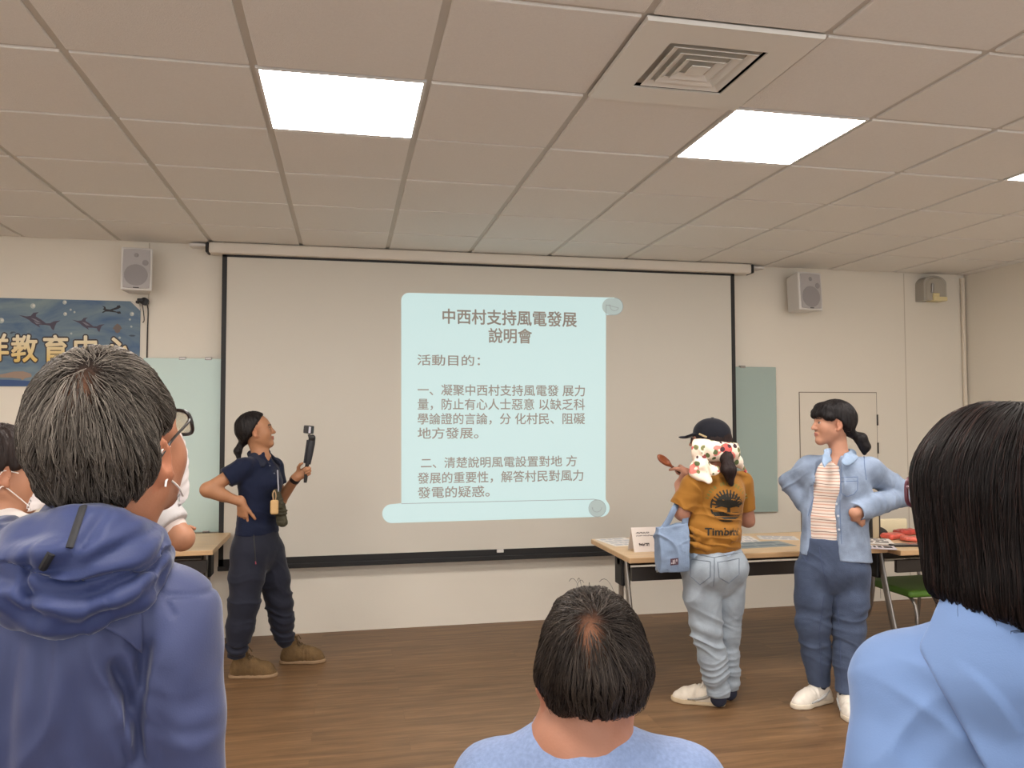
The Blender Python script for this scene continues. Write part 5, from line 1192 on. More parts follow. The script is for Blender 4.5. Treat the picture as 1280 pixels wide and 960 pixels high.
def denim_woman():
    y0 = .98; fr = nrm([-.42, -.91, 0]); rt = np.cross(fr, V(0, 0, 1))
    t = person(PZ(1030, 880, 0), 'woman in open denim shirt and striped top with hands on hips')
    hc = P(1041, 529, y0 + .02); R = head_R((-.95, .22), .02); s = .95
    neck = P(1049, 573, y0 + .02); che = P(1046, 606, y0); wai = P(1043, 648, y0 - .01); pel = P(1041, 686, y0)
    shr, shl = P(1012, 586, y0 + .07), P(1087, 588, y0 - .06); elr, wrr = P(989, 602, y0 + .16), P(1010, 637, y0 + .08); ell_, wrl = P(1130, 617, y0 - .05), P(1068, 642, y0 - .165)
    F = Field(V(P(975, 600, y0)[0], y0 - .30, .02), V(P(1145, 600, y0)[0], y0 + .34, hc[2] + .16), .004)
    T = put_head(F, hc, R, s, neck)
    torso(F, pel, wai, che, shl, shr, .125, .105, .12, .66, fr, .035); F.cone(neck, che, .046, .06, .03)
    F.chain([shr, elr], [.044, .037], .02); F.chain([elr, wrr], [.037, .026], .02); F.chain([shl, ell_], [.044, .037], .02); F.chain([ell_, wrl], [.037, .026], .02)
    put_hand(F, wrl, (.78, .25, -.5), (-.1, 1, .1), -1, [(.4, .6, .4), (.4, .6, .4), (.45, .6, .4), (.5, .6, .4)], .88, spread=.8, thumb=(.4, .3, .8), thumb_curl=.3)
    put_hand(F, wrr, (.5, .3, -.8), (.5, -.6, 0), 1, [.3, .35, .4, .45], .9)
    legs = [(P(1017, 712, y0 + .04), P(1016, 782, y0 + .05), P(1024, 852, y0 + .07)), (P(1065, 712, y0 - .03), P(1061, 786, y0 - .03), P(1059, 868, y0 - .06))]
    for a, b, c in legs: F.chain([a, b, V(c[0], c[1], .06)], [.07, .05, .034], .03)
    field_obj('body', F, M_skin, t, tint=face_tint(hc, R, s, (188, 138, 113), lip=(150, 84, 80)))
    # striped top
    F = Field(V(P(990, 600, y0)[0], y0 - .22, pel[2] - .06), V(P(1100, 600, y0)[0], y0 + .22, neck[2] + .06), .004)
    torso(F, pel + V(0, 0, .01), wai, che, shl, shr, .142, .128, .138, .68, fr, .046)
    F.ell(che + fr * .035 + V(0, 0, -.01), (.10, .085, .07), k=.05)
    F.cone(neck + fr * .03 + V(0, 0, -.03), neck + V(0, 0, .08), .066, .062, .006, op='sub')
    F.cut(P(1041, 681, y0), nrm([-.05, 0, -1]), .006); F.cut(shl + rt * -.02, -rt); F.cut(shr + rt * .02, rt)
    field_obj('striped_top', F, stripes(), t, folds([(wai, .14, (.3, 0, 1), 18, .004), (che, .12, (.8, 0, .5), 14, .003)], .0015, 14, 8))
    # open denim shirt
    F = Field(V(P(975, 600, y0)[0], y0 - .30, pel[2] - .12), V(P(1146, 600, y0)[0], y0 + .30, neck[2] + .09), .004)
    for a, b_, c_ in ((shl, ell_, wrl), (shr, elr, wrr)):
        e = c_ - nrm(c_ - b_) * .02; F.chain([a, b_], [.060, .058], .03); F.cone(b_, e, .056, .046, .02, capb=True); F.cone(e - nrm(c_ - b_) * .03, e + nrm(c_ - b_) * .05, .034, .036, .004, op='sub')
    torso(F, pel + V(0, 0, -.05), wai, che, shl, shr, .168, .148, .156, .70, fr, .056, .05)
    F.cone(pel + V(.02, 0, .02), pel + V(.03, 0, -.10), .166, .172, .03, .72, fr)
    F.ell(che + fr * .05 + V(0, 0, -.01), (.13, .11, .09), k=.05)
    def wedge(pxs_l, pxs_r):
        zl = np.array([P(u, v_, y0 - .085)[2] for u, v_ in pxs_l])[::-1]; xl = np.array([P(u, v_, y0 - .085)[0] for u, v_ in pxs_l])[::-1]
        zr = np.array([P(u, v_, y0 - .085)[2] for u, v_ in pxs_r])[::-1]; xr = np.array([P(u, v_, y0 - .085)[0] for u, v_ in pxs_r])[::-1]
        def fn(X, Y, Z): return np.maximum(np.maximum(np.interp(Z, zl, xl) - X, X - np.interp(Z, zr, xr)), Y - (y0 + .0) + 0 * X) * .9
        return fn
    F.put(wedge([(1034, 550), (1033, 575), (1027, 600), (1017, 640), (1006, 672), (1003, 700), (1000, 740)], [(1063, 550), (1057, 572), (1050, 590), (1046.5, 605), (1043, 640), (1045, 680), (1046, 705), (1046, 740)]), V(.0, y0 - .3, .4) + V(P(990, 600, y0)[0], 0, 0), V(P(1080, 600, y0)[0], y0, 1.7), .004, 'sub')
    F.cone(neck + V(0, 0, -.06), neck + (hc - neck) * .6 , .058, .058, .006, op='sub')
    F.cut(P(1041, 701, y0 - .12), nrm([-.10, 0, -1]), .004)
    sh, v, q = field_obj('denim_shirt', F, denim('washed_chambray', (134, 149, 172), .3), t,
        folds([(ell_, .11, nrm(wrl - ell_), 30, .008), ((shl + ell_) / 2, .09, nrm(ell_ - shl), 26, .006), ((ell_ + wrl) / 2, .10, nrm(wrl - ell_) + V(0, 0, .4), 28, .007), (elr, .10, nrm(wrr - elr), 30, .008), (P(1065, 660, y0 - .1), .12, (1, 0, .4), 22, .006), (P(1080, 612, y0 - .1), .07, (1, 0, -.8), 26, .006), (P(1010, 650, y0 - .1), .12, (1, 0, .3), 22, .005)], .002, 16, 5))
    bv = bvh_of(v, q)
    def on(u, v_, lift=.001):
        p = P(u, v_, y0 - .1); d = nrm(p - CAM); h = bv.ray_cast(Vector(CAM), Vector(d)); return np.array(h[0]) - d * lift if h[0] is not None else p
    M_seam = mat('chambray_seam', (100, 120, 154), .85); M_lt = mat('chambray_light', (176, 190, 206), .8)
    F = Field(neck - .2, neck + .2, .0032)
    for pts, r_ in (([P(1034, 565, y0 - .02), P(1034, 572, y0 - .10), P(1028, 583, y0 - .14)], (.018, .022, .012)), ([P(1066, 566, y0 - .0), P(1061, 572, y0 - .09), P(1056, 578, y0 - .14)], (.020, .026, .020)), ([P(1070, 571, y0 - .06), P(1060, 578, y0 - .135)], (.014, .014))):
        F.chain(pts, r_, .012, flat=.35, front=nrm([.1, -.8, .55]))
    F.chain([P(1034, 565, y0 - .02), P(1046, 562, y0 + .09), P(1066, 566, y0)], [.018, .018, .018], .01, flat=.4, front=V(0, 1, 0))
    F.cone(neck + V(0, 0, -.06), neck + V(0, 0, .06), .050, .050, .004, op='sub')
    o, _, _ = field_obj('collar', F, denim('chambray_collar', (150, 172, 200), .1), t); o.parent = sh
    for u, v_ in ((1047.5, 588), (1045, 600), (1044.3, 613), (1044.8, 630), (1046.5, 645), (1047.5, 662)):
        p = on(u + 1.2, v_); o = MB().lathe(p, [(.006, 0), (.005, .003)], nrm(CAM - p), 12).build('button', mat('pearl_button', (206, 210, 216), .3), t); o.parent = sh
    def tube_on(pts, name, m=M_seam, r=.0018, n=6):
        pp = [on(a[0] + (b[0] - a[0]) * k / n, a[1] + (b[1] - a[1]) * k / n) for a, b in zip(pts[:-1], pts[1:]) for k in range(n)] + [on(*pts[-1])]
        o = MB().tube(pp, r, 6).build(name, m, t); o.parent = sh
    tube_on([(1051, 597), (1051.5, 616), (1058, 621), (1067, 618), (1072, 612), (1072, 596), (1051, 597)], 'chest_pocket'); tube_on([(1051.3, 602), (1072, 601)], 'chest_pocket')
    tube_on([(1052, 582), (1050, 610), (1050, 640), (1052, 680)], 'placket_seam'); tube_on([(1080, 570), (1081, 585), (1083, 600)], 'shoulder_seam'); tube_on([(1027, 585), (1020, 612), (1010, 645)], 'placket_seam')
    # jeans
    F = Field(V(P(980, 750, y0)[0], y0 - .28, .05), V(P(1100, 750, y0)[0], y0 + .28, pel[2] + .06), .0045)
    F.cone(pel + V(0, 0, .02), pel + V(0, 0, -.08), .152, .168, .04, .72, fr)
    for (a, b, c), rr_ in zip(legs, ((.094, .080, .054), (.094, .076, .056))):
        F.chain([a, (a + b) / 2, b, (b + c) / 2, V(c[0], c[1], .10)], [rr_[0], rr_[0] * .95, rr_[1], rr_[1] * .86, rr_[2]], .022)
    F.cut((0, 0, .098), (0, 0, -1))
    sp = []
    for (a, b, c) in legs: sp += [(b, .13, (.3, 0, 1), 20, .008), (c + V(0, 0, .12), .12, (.2, 0, 1), 22, .006), ((a + b) / 2, .14, (-.6, 0, 1), 12, .005), (a + V(0, 0, .05), .1, (.8, 0, .7), 22, .005)]
    je, v, q = field_obj('jeans', F, denim('blue_denim', (70, 81, 104), .26), t, folds(sp, .002, 14, 12))
    bj = bvh_of(v, q)
    def onj(u, v_):
        p = P(u, v_, y0 - .1); d = nrm(p - CAM); h = bj.ray_cast(Vector(CAM), Vector(d)); return np.array(h[0]) - d * .0008 if h[0] is not None else p
    for pts in ([(1024, 684), (1026, 700), (1031, 718), (1034, 735)], [(1000, 690), (1008, 702), (1012, 690)], [(1070, 700), (1078, 706), (1086, 694)], [(1030, 745), (1024, 790), (1027, 848)], [(1046, 745), (1050, 800), (1052, 860)]):
        o = MB().tube([onj(a[0] + (b[0] - a[0]) * k / 6, a[1] + (b[1] - a[1]) * k / 6) for a, b in zip(pts[:-1], pts[1:]) for k in range(7)], .0018, 6).build('seam', mat('jeans_seam', (62, 74, 104), .85), t); o.parent = je
    for (a, b_, c) in legs: sock(t, V(c[0], c[1], .05), V(c[0], c[1], .15), .042, mat('sock_navy', (36, 40, 58), .85))
    st = dict(boot=False, upper=mat('white_leather', (226, 218, 206), .5, var=.04, vscale=30), sole=mat('cream_rubber', (222, 210, 190), .55), lace=mat('lace_white', (216, 210, 200), .8), stripe=mat('shoe_silver', (176, 176, 176), .4))
    shoe(t, (legs[0][2][0] + .045, legs[0][2][1] + .01), (-.97, -.26), .235, st); shoe(t, (legs[1][2][0] + .02, legs[1][2][1] + .05), (-.42, -.9), .235, st)
    # hair with fringe and low ponytail
    def extra(F, T, s):
        F.chain([T(-.05, .054, .080), T(0, .070, .074), T(.05, .054, .080)], [.028 * s] * 3, .03); F.chain([T(-.046, .088, .046), T(0, .102, .042), T(.046, .088, .046)], [.013 * s] * 3, .025)
        for x in (-1, 1): F.chain([T(x * .05, .085, .06), T(x * .072, .055, .035), T(x * .078, .03, .025)], [.018 * s, .018 * s, .014 * s], .02)
        F.ell(T(0, -.055, .02), V(.076, .07, .085) * s, R, .02)
        F.chain([T(0, -.085, -.045), T(0, -.115, -.062), T(-.005, -.155, -.085), T(-.01, -.175, -.13), T(-.015, -.170, -.165)], [.028 * s, .018 * s, .032 * s, .028 * s, .010], .015)
    F = hair_cap(T, R, hc, s, .015, .0038, line=(.072, .090, -.034, -.012), nape=-.062, bangs=extra)
    ho, _, _ = field_obj('hair', F, M_hair, t, comb_disp(T, R, hc, s, .0022), tint=hair_tint((26, 22, 23)))
    o = MB().lathe(T(0, -.113, -.06), [(.018, -.006), (.023, 0), (.018, .006)], T(0, -.15, -.08) - T(0, -.113, -.06), 14).build('hair_tie', M_black, t); o.parent = ho
denim_woman()
# ------------------------------------------------------------------ the audience in the foreground
def short_hair(t, T, R, c, s, shell, whorl, base, grey, n, seed, bald=None, length=(9, 5), lift=(.001, .010), rad=.00055, name='hair', swirl=.5, down=.35, zmin=None):
    """shell: hair volume (v, q); strands are combed away from the whorl"""
    v, q = shell; bv = bvh_of(v, q); W = T(*whorl); up = R[:, 2]; r = np.random.default_rng(seed)
    def flow(p):
        d = p - W; d /= np.linalg.norm(d, axis=1)[:, None] + 1e-6
        sw = np.cross(np.tile(nrm(W - np.asarray(c)), (len(p), 1)), d)
        return d + swirl * sw * np.exp(-np.linalg.norm(p - W, axis=1) / .05)[:, None] + down * V(0, 0, -1)
    ok = lambda cc: (1 - (0 if bald is None else bald[1]) * np.exp(-(np.linalg.norm(cc - W, axis=1) / (bald[0] if bald else 1)) ** 2))
    roots = surf_points(v, q, n, ok, seed)
    lf = r.uniform(lift[0], lift[1], n) ** 1.0; st = r.uniform(.006, .0115, n)
    paths = grow(bv, roots, flow, length[0], st, lf, .17, seed, free=.02)
    if zmin is not None:
        zl = zmin + r.uniform(-.004, .010, n)
        for i in np.where(paths[:, :, 2].min(1) < zl)[0]:
            k = max(1, int(np.argmax(paths[i, :, 2] < zl[i]))); paths[i, k:] = paths[i, k - 1] + (paths[i, k] - paths[i, k - 1]) * np.linspace(.05, .5, paths.shape[1] - k)[:, None]
    g = np.clip(r.beta(1.2, 2.2, n) * 1.0, 0, 1); hgt = ((roots - np.asarray(c)) @ R / s)[:, 2]
    amt = np.clip(grey[0] + grey[1] * hgt / .1, 0, 1) * g
    b0 = np.array(lin(base)); b1 = np.array(lin(grey[2])); cols = b0 * (1 - amt[:, None]) + b1 * amt[:, None]
    cols *= r.uniform(.7, 1.3, (n, 1))
    vv, qq, at = strand_mesh(name, paths, r.uniform(.7, 1.25, n) * rad, cols, None, None)
    return vv, qq, at
def merge_hair(name, parts, t, mats):
    vs, fs, at, mi, k = [], [], [], [], 0
    for i, (v, q, a) in enumerate(parts):
        vs.append(v); fs += [list(x) for x in (np.asarray(q) + k)]; at.append(a); mi += [i] * len(q); k += len(v)
    return mesh_obj(name, np.concatenate(vs), fs, mats, t, mi=mi, smooth=True, attr=np.concatenate(at))
def shell_attr(v, col): return np.concatenate([col, np.ones((len(v), 1))], 1)
M_shell = mat('hair_mass', (24, 20, 19), .75, attr='tint', spec=.1, bump=.4, bscale=90)
def plain_legs(t, hips, knees, feet, m, ra=.095, h=.012, shoe_c=(60, 58, 60), toe=(0, 1)):
    lo = np.min([*hips, *knees, *feet], axis=0) - .2; hi = np.max([*hips, *knees, *feet], axis=0) + .22; lo[2] = .03
    F = Field(lo, hi, h); F.cone(hips[0] + V(0, 0, .03), hips[1] + V(0, 0, .03), .13, .13, .05)
    for a, b, c in zip(hips, knees, feet): F.chain([a, b, V(c[0], c[1], .09)], [ra, ra * .72, ra * .55], .03)
    field_obj('trousers', F, m, t)
    st = dict(boot=False, upper=mat('plain_shoe', shoe_c, .6), sole=mat('plain_sole', (190, 186, 180), .6), lace=mat('lace_grey', (120, 118, 116), .8))
    for c in feet: shoe(t, V(c[0], c[1], 0) - V(toe[0], toe[1], 0) * .05, toe, .26, st)

def creases(y, lines):
    """sharp cloth creases along polylines across the back: (points, width, depth)"""
    ls = []
    for pts, wd, dp in lines:
        pp = [P(u, v_, y) for u, v_ in pts]; pp = smooth_path(pp, 6); ls.append((np.array([[p[0], p[2]] for p in pp]), wd, dp))
    def fn(v, n):
        d = np.zeros(len(v)); xz = v[:, [0, 2]]; back = np.clip(-n[:, 1] * 3 + .2, 0, 1)
        for pl, wd, dp in ls:
            best = np.full(len(v), 9.0); L_ = len(pl) - 1; tb = np.zeros(len(v))
            for i in range(L_):
                a, b = pl[i], pl[i + 1]; ab = b - a; t_ = np.clip(((xz - a) @ ab) / (ab @ ab + 1e-12), 0, 1); ds = np.linalg.norm(xz - a - t_[:, None] * ab, axis=1); m = ds < best; best[m] = ds[m]; tb[m] = (i + t_[m]) / L_
            d -= back * dp * np.exp(-(best / wd) ** 2) * np.sin(np.pi * np.clip(tb * .92 + .04, 0, 1)) ** .5
            d += back * dp * .5 * np.exp(-((best - wd * 2.2) / (wd * 1.2)) ** 2) * np.sin(np.pi * np.clip(tb * .92 + .04, 0, 1)) ** .5
        return d
    return fn
def jacket_man():
    y0 = -1.62; t = person(P(85, 600, y0) * V(1, 1, 0), 'grey-haired man in blue hooded jacket and face mask seen from behind')
    hc = P(142, 565, y0); face = nrm([.39, .92, 0]); R = head_R(face, .35); s = .95
    fr = nrm([.12, .99, 0]); rt = np.cross(fr, V(0, 0, 1)); neck = P(112, 712, y0 + .0); che = P(85, 870, y0 + .02)
    shr, shl = P(206, 772, y0 - .02), P(-52, 772, y0 + .02); elr, ell_ = P(226, 1030, y0 - .03), P(-80, 1030, y0); wai = V(che[0], che[1], che[2] - .22); pel = V(che[0], che[1], .92)
    wrr, wrl = elr + V(-.03, .16, -.20), ell_ + V(.03, .16, -.20)
    F = Field(V(che[0] - .34, y0 - .22, .05), V(che[0] + .32, y0 + .34, hc[2] + .2), .0038)
    T = put_head(F, hc, R, s, neck, male=True)
    F.cone(T(0, -.03, -.06), neck + V(0, 0, .03), .060, .066, .03)
    torso(F, pel, wai, che, shl, shr, .14, .13, .14, .62, fr, .04)
    for a, b, c in ((shr, elr, wrr), (shl, ell_, wrl)): F.chain([a, b, c], [.046, .04, .028], .02)
    put_hand(F, wrr, (0, .6, -.8), (-1, 0, 0), -1, [.3, .35, .4, .45]); put_hand(F, wrl, (0, .6, -.8), (1, 0, 0), 1, [.3, .35, .4, .45])
    hips = [V(pel[0] + x, pel[1], .88) for x in (.09, -.09)]; knees = [V(h[0], h[1] + .03, .48) for h in hips]; feet = [V(h[0], h[1], .0) for h in hips]
    for a, b, c in zip(hips, knees, feet): F.chain([a, b, V(c[0], c[1], .09)], [.08, .055, .04], .03)
    field_obj('body', F, M_skin, t, tint=face_tint(hc, R, s, (168, 114, 86)))
    plain_legs(t, hips, knees, feet, cloth('dark_trousers', (52, 52, 58)))
    # hair
    F = Field(hc - .2, hc + .22, .0035)
    F.ell(T(0, -.012, .048), V(.083, .102, .106) * s, R, .02); F.cone(T(0, -.050, .02), T(0, -.058, -.010), .064 * s, .046 * s, .04)
    for x in (-1, 1): F.cone(T(x * .050, -.040, .01), T(x * .044, -.052, -.016), .038 * s, .030 * s, .03); F.cone(T(x * .066, .046, .04), T(x * .074, .040, -.002), .018 * s, .009 * s, .03)
    p0 = V(0, .090, .10); n_ = V(0, 1, -.80); F.cut(T(*p0), R @ n_, .022)
    F.cone(T(.086, .002, .004), T(.090, .002, -.06), .027 * s, .030 * s, .01, op='sub')
    v, q = F.mesh(2); n = vnormals(v, q); v = v + n * (comb_disp(T, R, hc, s, .003)(v, n))[:, None]
    hq = ((v - hc) @ R) / s; dark = np.array(lin((26, 21, 18))); shell_c = np.tile(dark, (len(v), 1))
    wz = np.exp(-(np.linalg.norm((hq - V(.035, -.085, .115)) / V(.012, .03, .03), axis=1)) ** 2)[:, None] * .5; shell_c = shell_c * (1 - wz) + np.array(lin((150, 106, 82))) * wz
    st = short_hair(t, T, R, hc, s, (v, q), (.03, -.052, .145), (42, 34, 28), (.50, .42, (158, 148, 136)), 12000, 3, bald=(.014, .5), length=(10, 5), lift=(.0005, .005), rad=.00052, zmin=P(110, 640, y0 - .1)[2])
    merge_hair('hair', [(v, q, shell_attr(v, shell_c)), st], t, [M_shell, M_strand])
    glasses(t, T, s, mat('glasses_black', (28, 24, 22), .35), mat('glasses_lens', (214, 194, 150), .1, alpha=.35), label='black-framed glasses', w=.029, hh=.020, y=.112, z=.006, th=.0030)
    face_mask(t, T, R, hc, s, mat('mask_white', (226, 218, 216), .8), mat('mask_loop', (232, 226, 220), .7))
    # jacket
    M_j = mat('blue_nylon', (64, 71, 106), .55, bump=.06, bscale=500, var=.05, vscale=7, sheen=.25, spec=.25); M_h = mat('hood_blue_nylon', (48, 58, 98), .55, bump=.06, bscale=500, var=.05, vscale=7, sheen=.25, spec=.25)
    F = Field(V(che[0] - .36, y0 - .26, .82), V(che[0] + .30, y0 + .30, neck[2] + .10), .0042)
    torso(F, V(pel[0], pel[1], .90), wai, che, shl, shr, .185, .18, .185, .66, fr, .066, .06)
    F.ell((shr + shl) / 2 - fr * .045 + V(0, 0, -.05), (.19, .07, .12), k=.05)
    for a, b, c in ((shr, elr, wrr), (shl, ell_, wrl)): F.chain([a + V(0, 0, -.004), (a + b) / 2 + V(0, -.005, 0), b], [.066, .064, .058], .018); F.cone(b, c, .058, .042, .02)
    F.cone(neck + V(0, 0, -.03), neck + V(.01, -.01, .045), .085, .076, .03); F.cone(neck + V(0, 0, -.0), T(0, -.03, -.06), .070, .066, .004, op='sub')
    F.chain([P(182, 800, y0 - .105), P(172, 860, y0 - .12), P(166, 980, y0 - .12)], [.006, .030, .040], .03, op='sub')
    F.chain([P(150, 880, y0 - .155), P(140, 930, y0 - .16), P(152, 990, y0 - .16)], [.012, .022, .02], .03, op='sub')
    yk = lambda X: np.interp(X, [P(u, 800, y0 - .12)[0] for u in (-60, 60, 90, 135, 172)], [P(0, v_, y0 - .12)[2] for v_ in (770, 771, 776, 787, 817)])
    fd = folds([(P(60, 880, y0 - .1), .12, (1, 0, .1), 14, .011), (P(140, 850, y0 - .1), .09, (1, 0, -.35), 18, .013), (P(165, 880, y0 - .1), .07, (.9, 0, .3), 22, .012), (P(235, 850, y0), .09, (.6, 0, .8), 14, .002), (P(235, 790, y0), .05, (.9, 0, -.4), 20, .002)], .0025, 9, 21)
    cr = creases(y0 - .12, [([(176, 815), (168, 870), (162, 970)], .008, .012), ([(136, 835), (152, 890), (166, 965)], .006, .009), ([(150, 880), (142, 920), (150, 975)], .006, .009), ([(100, 795), (96, 880), (104, 975)], .009, .005), ([(22, 800), (12, 880), (4, 970)], .010, .006), ([(60, 795), (66, 870), (60, 960)], .012, .004), ([(186, 900), (215, 925), (262, 930)], .008, .003)])
    def disp(v, n):
        d = fd(v, n) + cr(v, n); back = (n[:, 1] < -.15) & (v[:, 0] < P(174, 800, y0 - .1)[0])
        st_ = np.clip((v[:, 2] - yk(v[:, 0])) / .004, 0, 1); d = d + 0 * st_ * back
        sl = np.abs(v[:, 2] - (P(0, 745, y0)[2] + (v[:, 0] - P(270, 745, y0)[0]) * -.18)); arm = v[:, 0] > P(222, 780, y0)[0]
        d = d - arm * .0035 * np.exp(-(sl / .0035) ** 2)
        a, b = P(180, 690, y0 - .05), P(222, 755, y0 - .05); ln = nrm(V(b[0] - a[0], 0, b[2] - a[2])); dd = np.abs((v[:, 0] - a[0]) * ln[2] - (v[:, 2] - a[2]) * ln[0]); tt = (v[:, 0] - a[0]) * ln[0] + (v[:, 2] - a[2]) * ln[2]
        d = d - .0035 * np.exp(-(dd / .003) ** 2) * (tt > -.02) * (tt < np.hypot(b[0] - a[0], b[2] - a[2]) + .01)
        return d
    ja, v, q = field_obj('jacket', F, M_j, t, disp)
    bj = bvh_of(v, q)
    # hood gathered round the neck and lying on the back
    F = Field(V(che[0] - .34, y0 - .26, neck[2] - .22), V(che[0] + .26, y0 + .26, neck[2] + .14), .0036)
    hp = lambda u, v_, dy: P(u, v_, y0 + dy)
    F.chain([hp(186, 672, .02), hp(172, 690, -.045), hp(135, 700, -.085), hp(95, 690, -.095), hp(50, 690, -.085), hp(5, 680, -.03), hp(-10, 668, .03)], [.018, .024, .034, .036, .032, .026, .020], .03)
    F.chain([hp(184, 690, .0), hp(168, 706, -.06), hp(128, 724, -.100), hp(80, 732, -.108), hp(30, 718, -.095), hp(-20, 700, -.04)], [.012, .020, .026, .028, .028, .022], .012)
    F.chain([hp(205, 692, -.0), hp(185, 710, -.065), hp(140, 738, -.110), hp(85, 750, -.122), hp(30, 736, -.112), hp(-30, 706, -.05)], [.010, .016, .020, .024, .026, .022], .010)
    F.chain([hp(196, 705, -.04), hp(160, 736, -.105), hp(120, 755, -.122), hp(75, 764, -.130), hp(20, 752, -.120), hp(-40, 722, -.06)], [.008, .010, .012, .014, .016, .016], .009)
    F.chain([hp(178, 655, .02), hp(150, 662, -.045), hp(112, 660, -.080), hp(70, 668, -.075), hp(40, 672, -.04)], [.010, .013, .015, .013, .010], .012)
    F.cone(neck + V(0, 0, -.06), T(0, -.02, -.05), .068, .064, .006, op='sub')
    fh = folds([(hp(120, 700, -.09), .10, (.25, 0, 1), 26, .010), (hp(60, 720, -.11), .10, (-.35, 0, 1), 24, .010), (hp(150, 730, -.1), .08, (.55, 0, 1), 30, .008), (hp(90, 770, -.12), .08, (.1, 0, 1), 40, .004), (hp(40, 700, -.09), .08, (.1, .3, 1), 38, .008), (hp(110, 735, -.1), .10, (.15, 0, 1), 44, .005)], .0022, 18, 8)
    ch = creases(y0 - .12, [([(200, 694), (160, 722), (110, 742), (50, 736), (5, 716)], .005, .009), ([(178, 674), (140, 690), (90, 702), (30, 700)], .005, .006), ([(206, 700), (170, 738), (120, 762), (85, 768)], .004, .007), ([(60, 690), (45, 725), (70, 760)], .005, .006), ([(0, 722), (45, 752), (100, 758)], .005, .006), ([(120, 660), (100, 690), (60, 712)], .005, .005), ([(186, 680), (165, 705), (130, 722)], .004, .005)])
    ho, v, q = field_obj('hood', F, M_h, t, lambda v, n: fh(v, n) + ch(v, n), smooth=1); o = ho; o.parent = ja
    bh = bvh_of(v, q)
    def onh(u, v_, lift=.001):
        p = P(u, v_, y0 - .1); d = nrm(p - CAM); h = bh.ray_cast(Vector(CAM), Vector(d)); return np.array(h[0]) - d * lift if h[0] is not None else p
    o = MB().tube([onh(104 - k * 2.2, 633 + k * 6.5) for k in range(9)], .005, 8, flat=.5, up=(0, 1, 0)).build('drawcord', mat('cord_black', (24, 24, 28), .7), t, smooth=True); o.parent = ja
    o = MB().tube([onh(64 - k * 2, 692 + k * 3.5) for k in range(6)], .005, 8).build('drawcord', mat('cord_black', (24, 24, 28), .7), t, smooth=True); o.parent = ja
    edge = lambda u: np.interp(u, [-60, 60, 90, 110, 135, 158, 176], [772, 772, 776, 780, 787, 800, 817])
    def slab(name, us, top, bot, n, m_, lift):
        g = []
        for u in us:
            for k in range(n + 1):
                f = k / n; vv_ = top(u) + (bot(u) - top(u)) * f; p = P(u, vv_, y0 - .1); d = nrm(p - CAM); h = bj.ray_cast(Vector(CAM), Vector(d))
                g.append((np.array(h[0]) if h[0] is not None else p, d, lift * (.25 + .75 * f ** 2)))
        a = [p - d * l for p, d, l in g]; b = [p - d * (l - .0035) for p, d, l in g]; N_ = len(g); r_ = n + 1; fs = []
        for i in range(len(us) - 1):
            for k in range(n):
                q0 = i * r_ + k; fs += [[q0, q0 + 1, q0 + r_ + 1, q0 + r_], [N_ + q0, N_ + q0 + r_, N_ + q0 + r_ + 1, N_ + q0 + 1]]
            fs += [[i * r_ + n, N_ + i * r_ + n, N_ + (i + 1) * r_ + n, (i + 1) * r_ + n]]
        for k in range(n): q0 = (len(us) - 1) * r_ + k; fs += [[q0, q0 + 1, N_ + q0 + 1, N_ + q0]]
        o_ = mesh_obj(name, a + b, fs, m_, t, smooth=True); o_.parent = ja
    slab('yoke_flap', [-60 + 8 * k for k in range(30)] + [178], lambda u: np.interp(u, [-60, 120, 150, 178], [700, 715, 735, 770]), edge, 10, M_j, .009)
    def onjk(u, v_, lift=.0125):
        p = P(u, v_, y0 - .1); d = nrm(p - CAM); h = bj.ray_cast(Vector(CAM), Vector(d)); return np.array(h[0]) - d * lift if h[0] is not None else p
    mb = MB(); mb.add([onjk(102.2, 773.5), onjk(103.8, 773.7), onjk(104.2, 782), onjk(102.4, 782)], [[0, 1, 2, 3]]); o = mb.build('tag_stitch', mat('stitch_pale', (170, 176, 196), .7), t); o.parent = ja
jacket_man()

